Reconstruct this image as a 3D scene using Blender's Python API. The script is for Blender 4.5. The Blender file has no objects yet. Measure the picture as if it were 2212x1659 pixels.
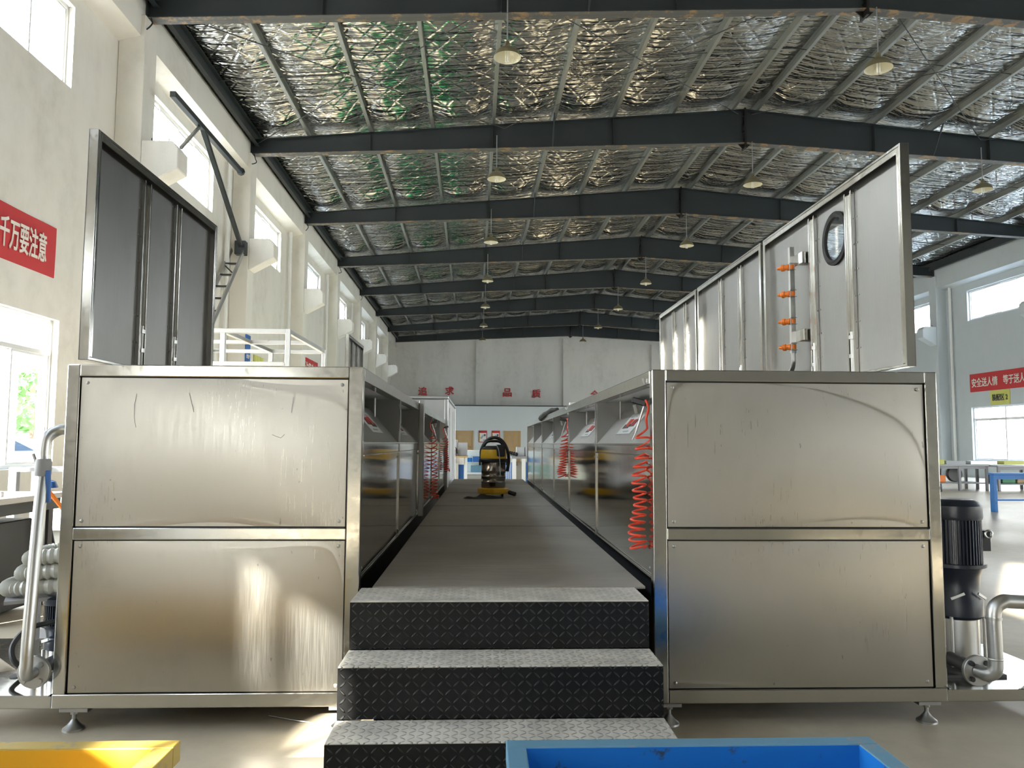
import bpy, math, random
from mathutils import Vector, Matrix, noise
random.seed(7)
sc = bpy.context.scene
COL = sc.collection
# ------------------------------------------------------------------ camera
cd = bpy.data.cameras.new('camera'); cam = bpy.data.objects.new('camera', cd); COL.objects.link(cam)
R_ = Vector((0.99919694, -0.03972678, 0.00522053)); U_ = Vector((-0.00824927, -0.07646161, 0.9970384)); F_ = Vector((0.03920996, 0.99628079, 0.07672792))
cam.matrix_world = Matrix(((R_.x, U_.x, -F_.x, 0), (R_.y, U_.y, -F_.y, 0), (R_.z, U_.z, -F_.z, 1.24), (0, 0, 0, 1)))
cd.sensor_width = 36; cd.lens = 1660 / 2212 * 36; cd.clip_start = .05; cd.clip_end = 400
sc.camera = cam
# ------------------------------------------------------------------ exposure, sky, sun
sc.view_settings.view_transform = 'Standard'; sc.view_settings.look = 'None'
sc.view_settings.gamma = 1.0; sc.view_settings.use_curve_mapping = False
sc.view_settings.exposure = 2.8
cy = sc.cycles
cy.max_bounces = 10; cy.diffuse_bounces = 6; cy.glossy_bounces = 6; cy.transmission_bounces = 6; cy.transparent_max_bounces = 12
cy.sample_clamp_indirect = 6.0; cy.blur_glossy = 0.6
w = bpy.data.worlds.new('sky'); sc.world = w; w.use_nodes = True
nt = w.node_tree; N = nt.nodes; L = nt.links
for n in list(N): N.remove(n)
wo = N.new('ShaderNodeOutputWorld'); bg = N.new('ShaderNodeBackground'); cr = N.new('ShaderNodeValToRGB')
tc = N.new('ShaderNodeTexCoord'); sx = N.new('ShaderNodeSeparateXYZ'); nz = N.new('ShaderNodeTexNoise')
L.new(tc.outputs['Generated'], sx.inputs[0]); L.new(sx.outputs['Z'], cr.inputs[0])
cr.color_ramp.elements[0].position = 0.0; cr.color_ramp.elements[0].color = (1, .96, .89, 1)
cr.color_ramp.elements[1].position = .7; cr.color_ramp.elements[1].color = (.58, .75, 1, 1)
L.new(cr.outputs[0], bg.inputs[0]); bg.inputs[1].default_value = 3.0
L.new(bg.outputs[0], wo.inputs[0])
sd = bpy.data.lights.new('sun', 'SUN'); so = bpy.data.objects.new('sun', sd); COL.objects.link(so)
so.rotation_euler = Vector((1, 1.36, -.65)).to_track_quat('-Z', 'Y').to_euler()
so.location = (-30, -30, 25)
sd.energy = 10; sd.angle = math.radians(.6); sd.color = (1, .93, .82)

# ------------------------------------------------------------------ helpers
TH = math.radians(.59)                       # the hall stands turned a little against the machines
CT, ST = math.cos(TH), math.sin(TH)
def hall(p): return (p[0]*CT - p[1]*ST, p[0]*ST + p[1]*CT, p[2])

class MB:
    """collects shapes into one mesh; hall=True turns them with the building"""
    def __init__(s, hall=False): s.v = []; s.f = []; s.m = []; s.mats = []; s.hall = hall; s.sm = []
    def mi(s, m):
        if m not in s.mats: s.mats.append(m)
        return s.mats.index(m)
    def add(s, vs, fs, m=None, smooth=False):
        o = len(s.v); s.v += [tuple(p) for p in vs]; k = s.mi(m) if m else 0
        for f in fs: s.f.append([o+i for i in f]); s.m.append(k); s.sm.append(smooth)
        return s
    def box(s, x0, x1, y0, y1, z0, z1, m=None):
        if x0 > x1: x0, x1 = x1, x0
        if y0 > y1: y0, y1 = y1, y0
        if z0 > z1: z0, z1 = z1, z0
        return s.add([(x0,y0,z0),(x1,y0,z0),(x1,y1,z0),(x0,y1,z0),(x0,y0,z1),(x1,y0,z1),(x1,y1,z1),(x0,y1,z1)],
              [(0,3,2,1),(4,5,6,7),(0,1,5,4),(1,2,6,5),(2,3,7,6),(3,0,4,7)], m)
    def bar(s, a, b, wd, ht, m=None, up=(0,0,1)):
        a = Vector(a); b = Vector(b); d = (b-a).normalized(); u = Vector(up)
        if abs(d.dot(u)) > .98: u = Vector((0,1,0))
        r = d.cross(u).normalized(); u = r.cross(d)
        q = [r*sx_*wd/2 + u*sz_*ht/2 for sx_, sz_ in ((-1,-1),(1,-1),(1,1),(-1,1))]
        return s.add([a+k for k in q] + [b+k for k in q], [(0,1,2,3),(7,6,5,4),(0,4,5,1),(1,5,6,2),(2,6,7,3),(3,7,4,0)], m)
    def prism(s, poly, axis, a, b, m=None, smooth=False):
        """poly in the two other axes (order x,y,z without axis)"""
        def mk(p, t):
            if axis == 0: return (t, p[0], p[1])
            if axis == 1: return (p[0], t, p[1])
            return (p[0], p[1], t)
        n = len(poly)
        s.add([mk(p, a) for p in poly] + [mk(p, b) for p in poly], [[i, (i+1) % n, n+(i+1) % n, n+i] for i in range(n)], m, smooth)
        o = len(s.v)-2*n; k = s.mi(m) if m else 0
        s.f += [[o+i for i in range(n)][::-1], [o+n+i for i in range(n)]]; s.m += [k, k]; s.sm += [False, False]
        return s
    def tube(s, path, r, n=10, m=None, caps=True, closed=False):
        path = [Vector(p) for p in path]; K = len(path); vs = []; fs = []
        rr = r if isinstance(r, (list, tuple)) else [r]*K
        t0 = (path[1]-path[0]).normalized(); up = Vector((0,0,1)) if abs(t0.z) < .9 else Vector((1,0,0))
        u = t0.cross(up).normalized()
        for i, p in enumerate(path):
            if closed: t = (path[(i+1) % K]-path[i-1])
            else: t = path[min(i+1, K-1)]-path[max(i-1, 0)]
            t = t.normalized() if t.length > 1e-9 else t0
            u = (u - t*u.dot(t)).normalized(); v = t.cross(u)
            vs += [p + (u*math.cos(2*math.pi*j/n) + v*math.sin(2*math.pi*j/n))*rr[i] for j in range(n)]
        for i in range(K if closed else K-1):
            i2 = (i+1) % K
            fs += [[i*n+j, i*n+(j+1) % n, i2*n+(j+1) % n, i2*n+j] for j in range(n)]
        s.add(vs, fs, m, True)
        if caps and not closed:
            o = len(s.v)-len(vs); k = s.mi(m) if m else 0
            s.f += [[o+j for j in range(n)][::-1], [o+(K-1)*n+j for j in range(n)]]; s.m += [k, k]; s.sm += [False, False]
        return s
    def lathe(s, prof, c, axis=(0,0,1), n=24, m=None, caps=True, smooth=True):
        """prof: (r, h) pairs along axis from c"""
        ax = Vector(axis).normalized(); c = Vector(c); u = ax.orthogonal().normalized(); v = ax.cross(u); vs = []; fs = []
        for r, h in prof: vs += [c + ax*h + (u*math.cos(2*math.pi*j/n)+v*math.sin(2*math.pi*j/n))*max(r, 1e-4) for j in range(n)]
        for i in range(len(prof)-1): fs += [[i*n+j, i*n+(j+1) % n, (i+1)*n+(j+1) % n, (i+1)*n+j] for j in range(n)]
        s.add(vs, fs, m, smooth)
        if caps:
            o = len(s.v)-len(vs); k = s.mi(m) if m else 0; K = len(prof)
            s.f += [[o+j for j in range(n)][::-1], [o+(K-1)*n+j for j in range(n)]]; s.m += [k, k]; s.sm += [False, False]
        return s
    def grid(s, fn, nu, nv, m=None, smooth=True):
        vs = [fn(i/nu, j/nv) for j in range(nv+1) for i in range(nu+1)]
        return s.add(vs, [[j*(nu+1)+i, j*(nu+1)+i+1, (j+1)*(nu+1)+i+1, (j+1)*(nu+1)+i] for j in range(nv) for i in range(nu)], m, smooth)
    def build(s, name, mat=None, parent=None, bevel=0, seg=1, loc=None, angle=32):
        vs = [hall(p) for p in s.v] if s.hall else s.v
        if parent is not None:
            o = world_loc(parent); vs = [(p[0]-o.x, p[1]-o.y, p[2]-o.z) for p in vs]
        elif loc is not None:
            vs = [(p[0]-loc[0], p[1]-loc[1], p[2]-loc[2]) for p in vs]
        me = bpy.data.meshes.new(name); me.from_pydata(vs, [], s.f)
        mats = s.mats if s.mats else [mat]
        for q in mats: me.materials.append(q)
        if len(mats) > 1: me.polygons.foreach_set('material_index', s.m)
        me.polygons.foreach_set('use_smooth', [True]*len(s.f) if any(s.sm) else s.sm)
        me.update()
        if any(s.sm): me.set_sharp_from_angle(angle=math.radians(angle))
        ob = bpy.data.objects.new(name, me); COL.objects.link(ob)
        if parent is not None: ob.parent = parent
        elif loc is not None: ob.location = loc
        if bevel:
            b = ob.modifiers.new('bevel', 'BEVEL'); b.width = bevel; b.segments = seg; b.limit_method = 'ANGLE'; b.angle_limit = math.radians(40)
        return ob
def world_loc(o):
    v = Vector((0,0,0))
    while o is not None: v += o.location; o = o.parent
    return v
def thing(name, label, cat, loc, group=None, hallp=False):
    o = bpy.data.objects.new(name, None); COL.objects.link(o); o.location = hall(loc) if hallp else loc
    o.empty_display_size = .1
    return tag(o, label, cat, group)
def tag(o, label, cat, group=None):
    o['label'] = label; o['category'] = cat; o['kind'] = 'thing'
    if group: o['group'] = group
    return o
def struct(o): o['kind'] = 'structure'; return o
def dup(root, loc, label=None):
    r = root.copy(); COL.objects.link(r); r.location = loc
    if label: r['label'] = label
    def rec(a, b):
        for ch in list(a.children):
            c = ch.copy(); COL.objects.link(c); c.parent = b; rec(ch, c)
    rec(root, r)
    return r
def bez(pts, n=8):
    """smooth path through points (Catmull-Rom)"""
    P = [Vector(p) for p in pts]; P = [P[0]*2-P[1]] + P + [P[-1]*2-P[-2]]; out = []
    for i in range(1, len(P)-2):
        for k in range(n):
            t = k/n; a, b, c, d = P[i-1], P[i], P[i+1], P[i+2]
            out.append(.5*((2*b) + (c-a)*t + (2*a-5*b+4*c-d)*t*t + (3*b-a-3*c+d)*t**3))
    out.append(P[-2]); return out
ORD = ['first','second','third','fourth','fifth','sixth','seventh','eighth','ninth','tenth','eleventh','twelfth','thirteenth','fourteenth','fifteenth','sixteenth','seventeenth','eighteenth','nineteenth','twentieth']

# ------------------------------------------------------------------ materials
def mat(name, col, rough=.5, metal=0.0, spec=.5):
    m = bpy.data.materials.new(name); m.use_nodes = True; b = m.node_tree.nodes['Principled BSDF']
    b.inputs['Base Color'].default_value = (*col, 1); b.inputs['Roughness'].default_value = rough
    b.inputs['Metallic'].default_value = metal; b.inputs['Specular IOR Level'].default_value = spec
    return m
class NG:
    """tiny node-graph helper"""
    def __init__(s, m): s.nt = m.node_tree; s.b = s.nt.nodes['Principled BSDF']; s.tc = s.nt.nodes.new('ShaderNodeTexCoord')
    def n(s, t, **k):
        q = s.nt.nodes.new(t)
        for a, v in k.items():
            if a.startswith('i_'): q.inputs[int(a[2:]) if a[2:].isdigit() else a[2:].replace('_', ' ')].default_value = v
            else: setattr(q, a, v)
        return q
    def l(s, a, b): s.nt.links.new(a, b)
    def coords(s, scale=(1,1,1), src='Object', rot=(0,0,0)):
        q = s.n('ShaderNodeMapping'); q.inputs['Scale'].default_value = scale; q.inputs['Rotation'].default_value = rot
        s.l(s.tc.outputs[src], q.inputs['Vector']); return q.outputs[0]
    def noise(s, vec, scale, detail=3, rough=.55):
        q = s.n('ShaderNodeTexNoise'); q.inputs['Scale'].default_value = scale; q.inputs['Detail'].default_value = detail; q.inputs['Roughness'].default_value = rough
        s.l(vec, q.inputs['Vector']); return q.outputs['Fac']
    def ramp(s, fac, stops):
        q = s.n('ShaderNodeValToRGB'); e = q.color_ramp.elements
        while len(e) < len(stops): e.new(.5)
        for i, (p, c) in enumerate(stops): e[i].position = p; e[i].color = (*c, 1) if len(c) == 3 else c
        s.l(fac, q.inputs[0]); return q.outputs[0]
    def maprange(s, fac, a, b, c, d):
        q = s.n('ShaderNodeMapRange'); q.inputs[1].default_value = a; q.inputs[2].default_value = b; q.inputs[3].default_value = c; q.inputs[4].default_value = d
        s.l(fac, q.inputs[0]); return q.outputs[0]
    def math(s, op, a, b=None):
        q = s.n('ShaderNodeMath', operation=op)
        for i, x in enumerate((a, b)):
            if x is None: continue
            if isinstance(x, (int, float)): q.inputs[i].default_value = x
            else: s.l(x, q.inputs[i])
        return q.outputs[0]
    def mix(s, fac, a, b, mode='MIX'):
        q = s.n('ShaderNodeMix', data_type='RGBA', blend_type=mode)
        for k, x in ((0, fac), (6, a), (7, b)):
            if isinstance(x, (int, float)): q.inputs[k].default_value = x
            elif isinstance(x, tuple): q.inputs[k].default_value = (*x, 1)
            else: s.l(x, q.inputs[k])
        return q.outputs[2]
    def bump(s, h, strength, dist, normal=None):
        q = s.n('ShaderNodeBump'); q.inputs['Strength'].default_value = strength; q.inputs['Distance'].default_value = dist
        s.l(h, q.inputs['Height'])
        if normal is not None: s.l(normal, q.inputs['Normal'])
        return q.outputs[0]
    def color(s, x): s.l(x, s.b.inputs['Base Color'])
    def rough(s, x): s.l(x, s.b.inputs['Roughness'])
    def normal(s, x): s.l(x, s.b.inputs['Normal'])

M = {}
def steel(name, col, rough, streak=(60,60,1.2), rvar=.1, warp=.0, aniso=0):
    m = mat(name, col, rough, 1.0); g = NG(m)
    v = g.coords(streak); n = g.noise(v, 4, 4, .6)
    big = g.noise(g.coords((1,1,1)), 1.7, 3, .5)
    g.rough(g.math('ADD', g.maprange(n, .3, .7, rough-rvar/2, rough+rvar/2), g.maprange(big, .3, .7, -rvar*.3, rvar*.3)))
    dirt = g.noise(g.coords((1,1,.6)), 5, 5, .65)
    g.color(g.mix(g.maprange(dirt, .55, .8, 0, .35), col, tuple(c*.75 for c in col)))
    nb = g.bump(n, .04, .002)
    if aniso: sp_ = g.maprange(g.noise(g.coords((1,1,.5)), 38, 2, .5), .74, .78, 0, .6); g.color(g.mix(sp_, g.mix(g.maprange(dirt, .55, .8, 0, .35), col, tuple(c*.75 for c in col)), tuple(c*.35 for c in col)))
    if warp: nb = g.bump(g.noise(g.coords((1,1,1)), 1.3, 1.5, .4), warp, .03, nb)
    g.normal(nb)
    if aniso:
        g.b.inputs['Anisotropic'].default_value = aniso; tn = g.n('ShaderNodeTangent', direction_type='RADIAL', axis='Z'); g.l(tn.outputs[0], g.b.inputs['Tangent'])
    return m
M['panel'] = steel('brushed_steel', (.48,.46,.42), .33, (70,70,1.0), .1, .10, .6)
M['frame'] = steel('polished_steel', (.56,.55,.52), .15, (8,8,8), .1, .06)
M['bright'] = steel('bright_tube_steel', (.78,.775,.76), .3, (8,8,8), .05)
M['plate'] = steel('pale_sheet_steel', (.68,.67,.64), .38, (20,20,20), .06, .1)
M['mirror'] = steel('mirror_steel', (.60,.585,.56), .07, (50,50,1), .03, .03)
M['lid'] = steel('satin_steel', (.30,.296,.287), .36, (40,40,1), .1, .1)
M['pipe'] = steel('pipe_steel', (.56,.56,.55), .36, (3,3,3), .06, .0)
M['cast'] = steel('dull_steel', (.46,.46,.45), .42, (4,4,4), .08, .0)
M['dark'] = mat('dark_recess_steel', (.035,.035,.035), .5, .3)  # dark steel; in the machine recesses the shade is put into this colour
M['grey_steel'] = steel('grey_sheet_steel', (.55,.56,.57), .36, (20,20,1), .06, .05)
# foil insulation
m = mat('foil_insulation', (.52,.52,.50), .12, 1.0); g = NG(m); M['foil'] = m
c = g.coords((1,1,0)); sep = g.n('ShaderNodeSeparateXYZ'); g.l(c, sep.inputs[0])
d1 = g.math('ADD', sep.outputs[0], g.math('MULTIPLY', sep.outputs[1], .7)); d2 = g.math('SUBTRACT', sep.outputs[0], g.math('MULTIPLY', sep.outputs[1], .7))
def tri(x, f): return g.math('ABSOLUTE', g.math('SINE', g.math('MULTIPLY', x, f)))
quilt = g.math('MINIMUM', tri(d1, 6.8), tri(d2, 6.8)); quilt = g.math('MINIMUM', quilt, .35)
wr = g.noise(g.coords((.4,3.4,1)), 1.9, 3, .5); wr2 = g.noise(g.coords((1,1,1)), 1.1, 2, .5)
nb = g.bump(wr, 1.0, .095); nb = g.bump(wr2, .6, .16, nb); nb = g.bump(quilt, .6, .03, nb); g.normal(nb)
g.rough(g.maprange(wr, .3, .7, .06, .16))
# white plaster
def plaster(name, col, dirt, amt=.5, rough=.75):
    m = mat(name, col, rough); g = NG(m)
    a = g.noise(g.coords((1,1,.35)), .9, 5, .62); b2 = g.noise(g.coords((1,1,1)), 3.3, 5, .65)
    f = g.math('MULTIPLY', g.maprange(a, .45, .75, 0, 1), g.maprange(b2, .35, .65, .2, 1))
    g.color(g.mix(g.math('MULTIPLY', f, amt), col, dirt))
    g.normal(g.bump(g.noise(g.coords(), 30, 4), .12, .01)); return m
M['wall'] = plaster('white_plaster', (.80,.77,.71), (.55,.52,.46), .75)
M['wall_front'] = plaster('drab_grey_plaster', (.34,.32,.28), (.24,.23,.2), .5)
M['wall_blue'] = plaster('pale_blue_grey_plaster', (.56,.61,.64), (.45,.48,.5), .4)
M['wall_far'] = plaster('grey_plaster', (.80,.78,.735), (.5,.48,.43), .6)
M['office'] = plaster('pale_blue_paint', (.68,.73,.74), (.6,.62,.6), .25, .5)
# floor
m = mat('concrete_floor', (.4,.39,.36), .35, 0, .25); g = NG(m); M['floor'] = m
a = g.noise(g.coords(), .5, 6, .65); b2 = g.noise(g.coords(), 7, 5, .7)
g.color(g.mix(g.maprange(b2, .4, .7, 0, .45), g.ramp(a, [(.3,(.50,.43,.32)), (.7,(.60,.52,.395))]), (.40,.34,.26)))
g.rough(g.maprange(a, .3, .7, .3, .5)); g.normal(g.bump(b2, .08, .004))
M['green_floor'] = mat('green_floor_paint', (.05,.26,.11), .4)
# paints
def paint(name, col, rough=.45, wear=.0, wearcol=(.3,.28,.25), scale=9):
    m = mat(name, col, rough); g = NG(m); n = g.noise(g.coords(), scale, 6, .7)
    g.color(g.mix(g.maprange(n, .62-wear*.2, .7-wear*.2, 0, 1 if wear else .0), g.mix(g.maprange(g.noise(g.coords(), 2.5, 3), .3, .7, 0, .25), col, tuple(q*.75 for q in col)), wearcol))
    return m
M['beam'] = paint('dark_blue_grey_paint', (.028,.036,.04), .45)
M['beam_flange'] = paint('rusty_grey_flange_paint', (.10,.10,.095), .5, .5, (.32,.2,.09), 3)
M['purlin'] = steel('galvanised_steel', (.42,.43,.41), .5, (3,3,3), .1)
M['yellow'] = paint('yellow_paint', (.72,.43,.03), .4, .06, (.25,.17,.05), 14)
M['blue'] = paint('blue_paint', (.015,.19,.58), .38, .04, (.05,.06,.08), 12)
M['blue_rim'] = paint('worn_blue_paint', (.15,.32,.45), .45, .25, (.28,.31,.31), 6)
M['yellow_rim'] = paint('worn_yellow_paint', (.52,.36,.07), .5, .15, (.35,.28,.15), 10)
M['black'] = mat('black_plastic', (.012,.012,.012), .4); M['rubber'] = mat('black_rubber', (.016,.016,.016), .6)
M['red_hose'] = mat('red_polyurethane', (.85,.075,.03), .3); M['orange'] = mat('orange_plastic', (.9,.22,.02), .4)
M['red'] = mat('red_paint', (.55,.03,.03), .5); M['banner'] = paint('red_banner_cloth', (.58,.045,.05), .7)
M['white'] = mat('white_paint', (.8,.8,.78), .5); M['cream'] = mat('cream_text', (.82,.76,.7), .6)
M['lampshade_out'] = mat('dull_olive_enamel', (.16,.14,.08), .45); M['lampshade_in'] = mat('cream_enamel', (.75,.70,.52), .5)
M['bulb'] = mat('frosted_bulb_glass', (.85,.83,.75), .3)
M['motor'] = paint('navy_motor_paint', (.007,.012,.026), .35); M['vac_yellow'] = mat('yellow_plastic', (.75,.42,.01), .4)
M['barrel'] = steel('smoked_steel', (.30,.26,.22), .18, (60,60,1), .05)
M['wood'] = paint('light_wood', (.55,.38,.19), .5); M['plastic_grey'] = mat('grey_plastic', (.42,.43,.45), .5)
M['alu'] = mat('white_window_aluminium', (.72,.72,.72), .4, .1); M['grey_paint'] = mat('grey_paint', (.28,.28,.29), .5)
M['dark_grey'] = paint('charcoal_paint', (.06,.06,.06), .5); M['blue_plastic'] = mat('blue_plastic', (.03,.13,.42), .4)
M['yellow_sign'] = mat('yellow_green_sign', (.62,.62,.16), .5); M['cloth_white'] = mat('off_white_cloth', (.72,.68,.6), .8)
M['hose_clear'] = mat('translucent_ribbed_hose', (.40,.40,.36), .3); M['leaf'] = mat('leaf_green', (.10,.20,.05), .7); M['bark'] = mat('bark', (.12,.08,.05), .8)
M['asphalt'] = mat('pale_yard_concrete', (.33,.32,.30), .8); M['car'] = mat('white_car_paint', (.75,.78,.82), .2); M['car_glass'] = mat('dark_car_glass', (.03,.05,.08), .08)
# facade tiles
m = mat('pale_tile_facade', (.5,.52,.53), .6); g = NG(m); M['facade'] = m
br = g.n('ShaderNodeTexBrick'); br.offset = 0; br.inputs['Scale'].default_value = 1; br.inputs['Color1'].default_value = (.5,.52,.53,1); br.inputs['Color2'].default_value = (.46,.49,.5,1)
br.inputs['Mortar'].default_value = (.3,.32,.33,1); br.inputs['Mortar Size'].default_value = .012; br.inputs['Brick Width'].default_value = .9; br.inputs['Row Height'].default_value = .6
sep = g.n('ShaderNodeSeparateXYZ'); cmb = g.n('ShaderNodeCombineXYZ'); g.l(g.tc.outputs['Object'], sep.inputs[0])
g.l(g.math('ADD', sep.outputs[0], sep.outputs[1]), cmb.inputs[0]); g.l(sep.outputs[2], cmb.inputs[1]); g.l(cmb.outputs[0], br.inputs['Vector']); g.color(br.outputs['Color'])
# window glass: mostly clear, with a faint sheen
m = bpy.data.materials.new('window_glass'); m.use_nodes = True; M['glass'] = m; t = m.node_tree
for n in list(t.nodes): t.nodes.remove(n)
o = t.nodes.new('ShaderNodeOutputMaterial'); mx = t.nodes.new('ShaderNodeMixShader'); tr = t.nodes.new('ShaderNodeBsdfTransparent'); gl = t.nodes.new('ShaderNodeBsdfGlossy')
gl.inputs['Roughness'].default_value = .02; mx.inputs[0].default_value = .03; tr.inputs[0].default_value = (.95,.97,.97,1)
t.links.new(tr.outputs[0], mx.inputs[1]); t.links.new(gl.outputs[0], mx.inputs[2]); t.links.new(mx.outputs[0], o.inputs[0])
# chequer plate: raised lugs on black steel, dust on what faces up
def chequer(name, col, dust, horizontal):
    m = mat(name, col, .42, .35); g = NG(m); sep = g.n('ShaderNodeSeparateXYZ'); g.l(g.tc.outputs['Object'], sep.inputs[0])
    S = 1/.030; a = g.math('MULTIPLY', sep.outputs[0], S); b2 = g.math('MULTIPLY', sep.outputs[1 if horizontal else 2], S)
    par = g.math('MODULO', g.math('ADD', g.math('FLOOR', a), g.math('FLOOR', b2)), 2); par = g.math('ABSOLUTE', par)
    fa = g.math('SUBTRACT', g.math('FRACT', a), .5); fb = g.math('SUBTRACT', g.math('FRACT', b2), .5)
    p = g.math('ADD', fa, fb); q = g.math('SUBTRACT', fa, fb)
    def ell(x, y): return g.math('ADD', g.math('POWER', g.math('MULTIPLY', x, 1.35), 2), g.math('POWER', g.math('MULTIPLY', y, 5.0), 2))
    e1 = ell(p, q); e2 = ell(q, p)
    e = g.math('ADD', g.math('MULTIPLY', e1, par), g.math('MULTIPLY', e2, g.math('SUBTRACT', 1, par)))
    h = g.maprange(e, .3, 1.0, 1, 0)
    nb = g.bump(h, 1.0, .012); nb = g.bump(g.noise(g.coords(), 60, 3), .1, .002, nb); g.normal(nb)
    dn = g.noise(g.coords((1,1,1)), 6, 6, .7)
    if horizontal:
        f = g.math('MULTIPLY', g.maprange(dn, .25, .6, .55, 1), g.maprange(h, 0, 1, 1, .82))
        g.color(g.mix(f, col, dust)); g.rough(g.maprange(f, 0, 1, .45, .8)); g.l(g.maprange(f, 0, 1, .3, 0), g.b.inputs['Metallic'])
    else:
        f = g.math('MAXIMUM', g.maprange(dn, .62, .78, 0, .35), g.math('MULTIPLY', h, .22)); g.color(g.mix(f, col, dust))  # dust patches, plus lug highlights put into the colour with the same tint
    return m
M['tread'] = chequer('dusty_chequer_plate', (.07,.07,.068), (.68,.63,.55), True)
M['riser'] = chequer('black_chequer_plate', (.009,.009,.009), (.20,.19,.18), False)
m = mat('dusty_deck_plate', (.2,.19,.17), .6, .0); g = NG(m); M['deck'] = m
a = g.noise(g.coords((.4,3,1)), 9, 6, .7); b2 = g.noise(g.coords(), 1.2, 4)
g.color(g.mix(g.maprange(b2, .35, .7, 0, 1), g.ramp(a, [(.3,(.29,.26,.22)), (.7,(.48,.435,.37))]), (.28,.255,.215))); g.rough(g.maprange(a, .3, .7, .5, .75)); g.normal(g.bump(a, .2, .003))

# ================================================================== THE HALL (hall coordinates)
XL, XR = -5.93, 19.7; YF, YB = -17.7, 54.8
FR = [12.8+6.1*k for k in range(-5, 7)] + [54.45]          # frame lines
def ztop(x): return 8.70 + (x+5.6)*.0896 if x < 6.88 else 8.70 + (19.36-x)*.0896
def zbot(x): return 8.33 + (x+5.6)*.048 if x < 6.88 else 8.33 + (19.36-x)*.048
b = MB(True); b.box(XL-.3, XR+.3, YF-.3, YB+.3, -.2, 0); fl = struct(b.build('floor', M['floor']))
b = MB(True); b.box(-2.4, -.4, 15.5, 46, 0, .004); struct(b.build('floor_marking', M['green_floor']))
b = MB(True); b.box(-60, XL-.31, -60, 90, -.35, -.1); b.box(XR+.31, 80, -60, 90, -.35, -.1); struct(b.build('ground', M['asphalt']))

portals = []
def window(num, side, y0, y1, z0, z1, low):
    """aluminium sliding window in the side wall; side -1 left, +1 right"""
    xw = (XL-.13) if side < 0 else (XR+.13)
    root = bpy.data.objects.new('window_%d' % num, None); COL.objects.link(root); root.location = hall((xw, (y0+y1)/2, z0)); root['kind'] = 'structure'
    b = MB(True); t = .055
    b.box(xw-.04, xw+.04, y0, y0+t, z0, z1); b.box(xw-.04, xw+.04, y1-t, y1, z0, z1); b.box(xw-.04, xw+.04, y0, y1, z0, z0+t); b.box(xw-.04, xw+.04, y0, y1, z1-t, z1)
    b.build('window_frame', M['alu'], root, .004)
    wd = (y1-y0)/4; panes = MB(True)
    if low:
        zt = z0+(z1-z0)*.77
        mu = MB(True); mu.box(xw-.04, xw+.04, y0+t, y1-t, zt-.03, zt+.03); mu.box(xw-.035, xw+.035, (y0+y1)/2-.03, (y0+y1)/2+.03, z0+t, z1-t)
        mu.build('transom', M['alu'], root)
    else: zt = z1-t
    for k in range(4):
        a, c = y0+wd*k, y0+wd*(k+1); dx = .018 if k % 2 else -.018
        s = MB(True); a2, c2 = max(a-.02, y0+t), min(c+.02, y1-t); q = .032; zz = z0+t; ze = zt-(.03 if low else 0)
        s.box(xw+dx-.014, xw+dx+.014, a2, a2+q, zz, ze); s.box(xw+dx-.014, xw+dx+.014, c2-q, c2, zz, ze)
        s.box(xw+dx-.014, xw+dx+.014, a2+q, c2-q, zz, zz+q); s.box(xw+dx-.014, xw+dx+.014, a2+q, c2-q, ze-q, ze)
        sash = s.build('sash', M['alu'], root)
        p = MB(True); p.box(xw+dx-.002, xw+dx+.002, a2+q, c2-q, zz+q, ze-q); p.build('pane', M['glass'], sash)
    if low:
        for a, c in ((y0+t, (y0+y1)/2-.03), ((y0+y1)/2+.03, y1-t)):
            p = MB(True); p.box(xw-.002, xw+.002, a, c, zt+.03, z1-t); p.build('pane', M['glass'], root)
    ld = bpy.data.lights.new('window_portal', 'AREA'); ld.shape = 'RECTANGLE'; ld.size = y1-y0; ld.size_y = z1-z0; ld.cycles.is_portal = True
    lo = bpy.data.objects.new('window_portal', ld); COL.objects.link(lo)
    lo.matrix_world = Matrix.Translation(hall((xw+side*.1, (y0+y1)/2, (z0+z1)/2))) @ Matrix.Rotation(TH, 4, 'Z') @ Vector((side, 0, 0)).to_track_quat('Z', 'X').to_matrix().to_4x4() @ Matrix.Rotation(0 if True else 0, 4, 'Z')
    lo.data.size, lo.data.size_y = z1-z0, y1-y0
wn = 0
WZ = {-1: ((.87, 2.95), (6.38, 7.62)), 1: ((.66, 2.75), (6.2, 7.42))}
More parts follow.
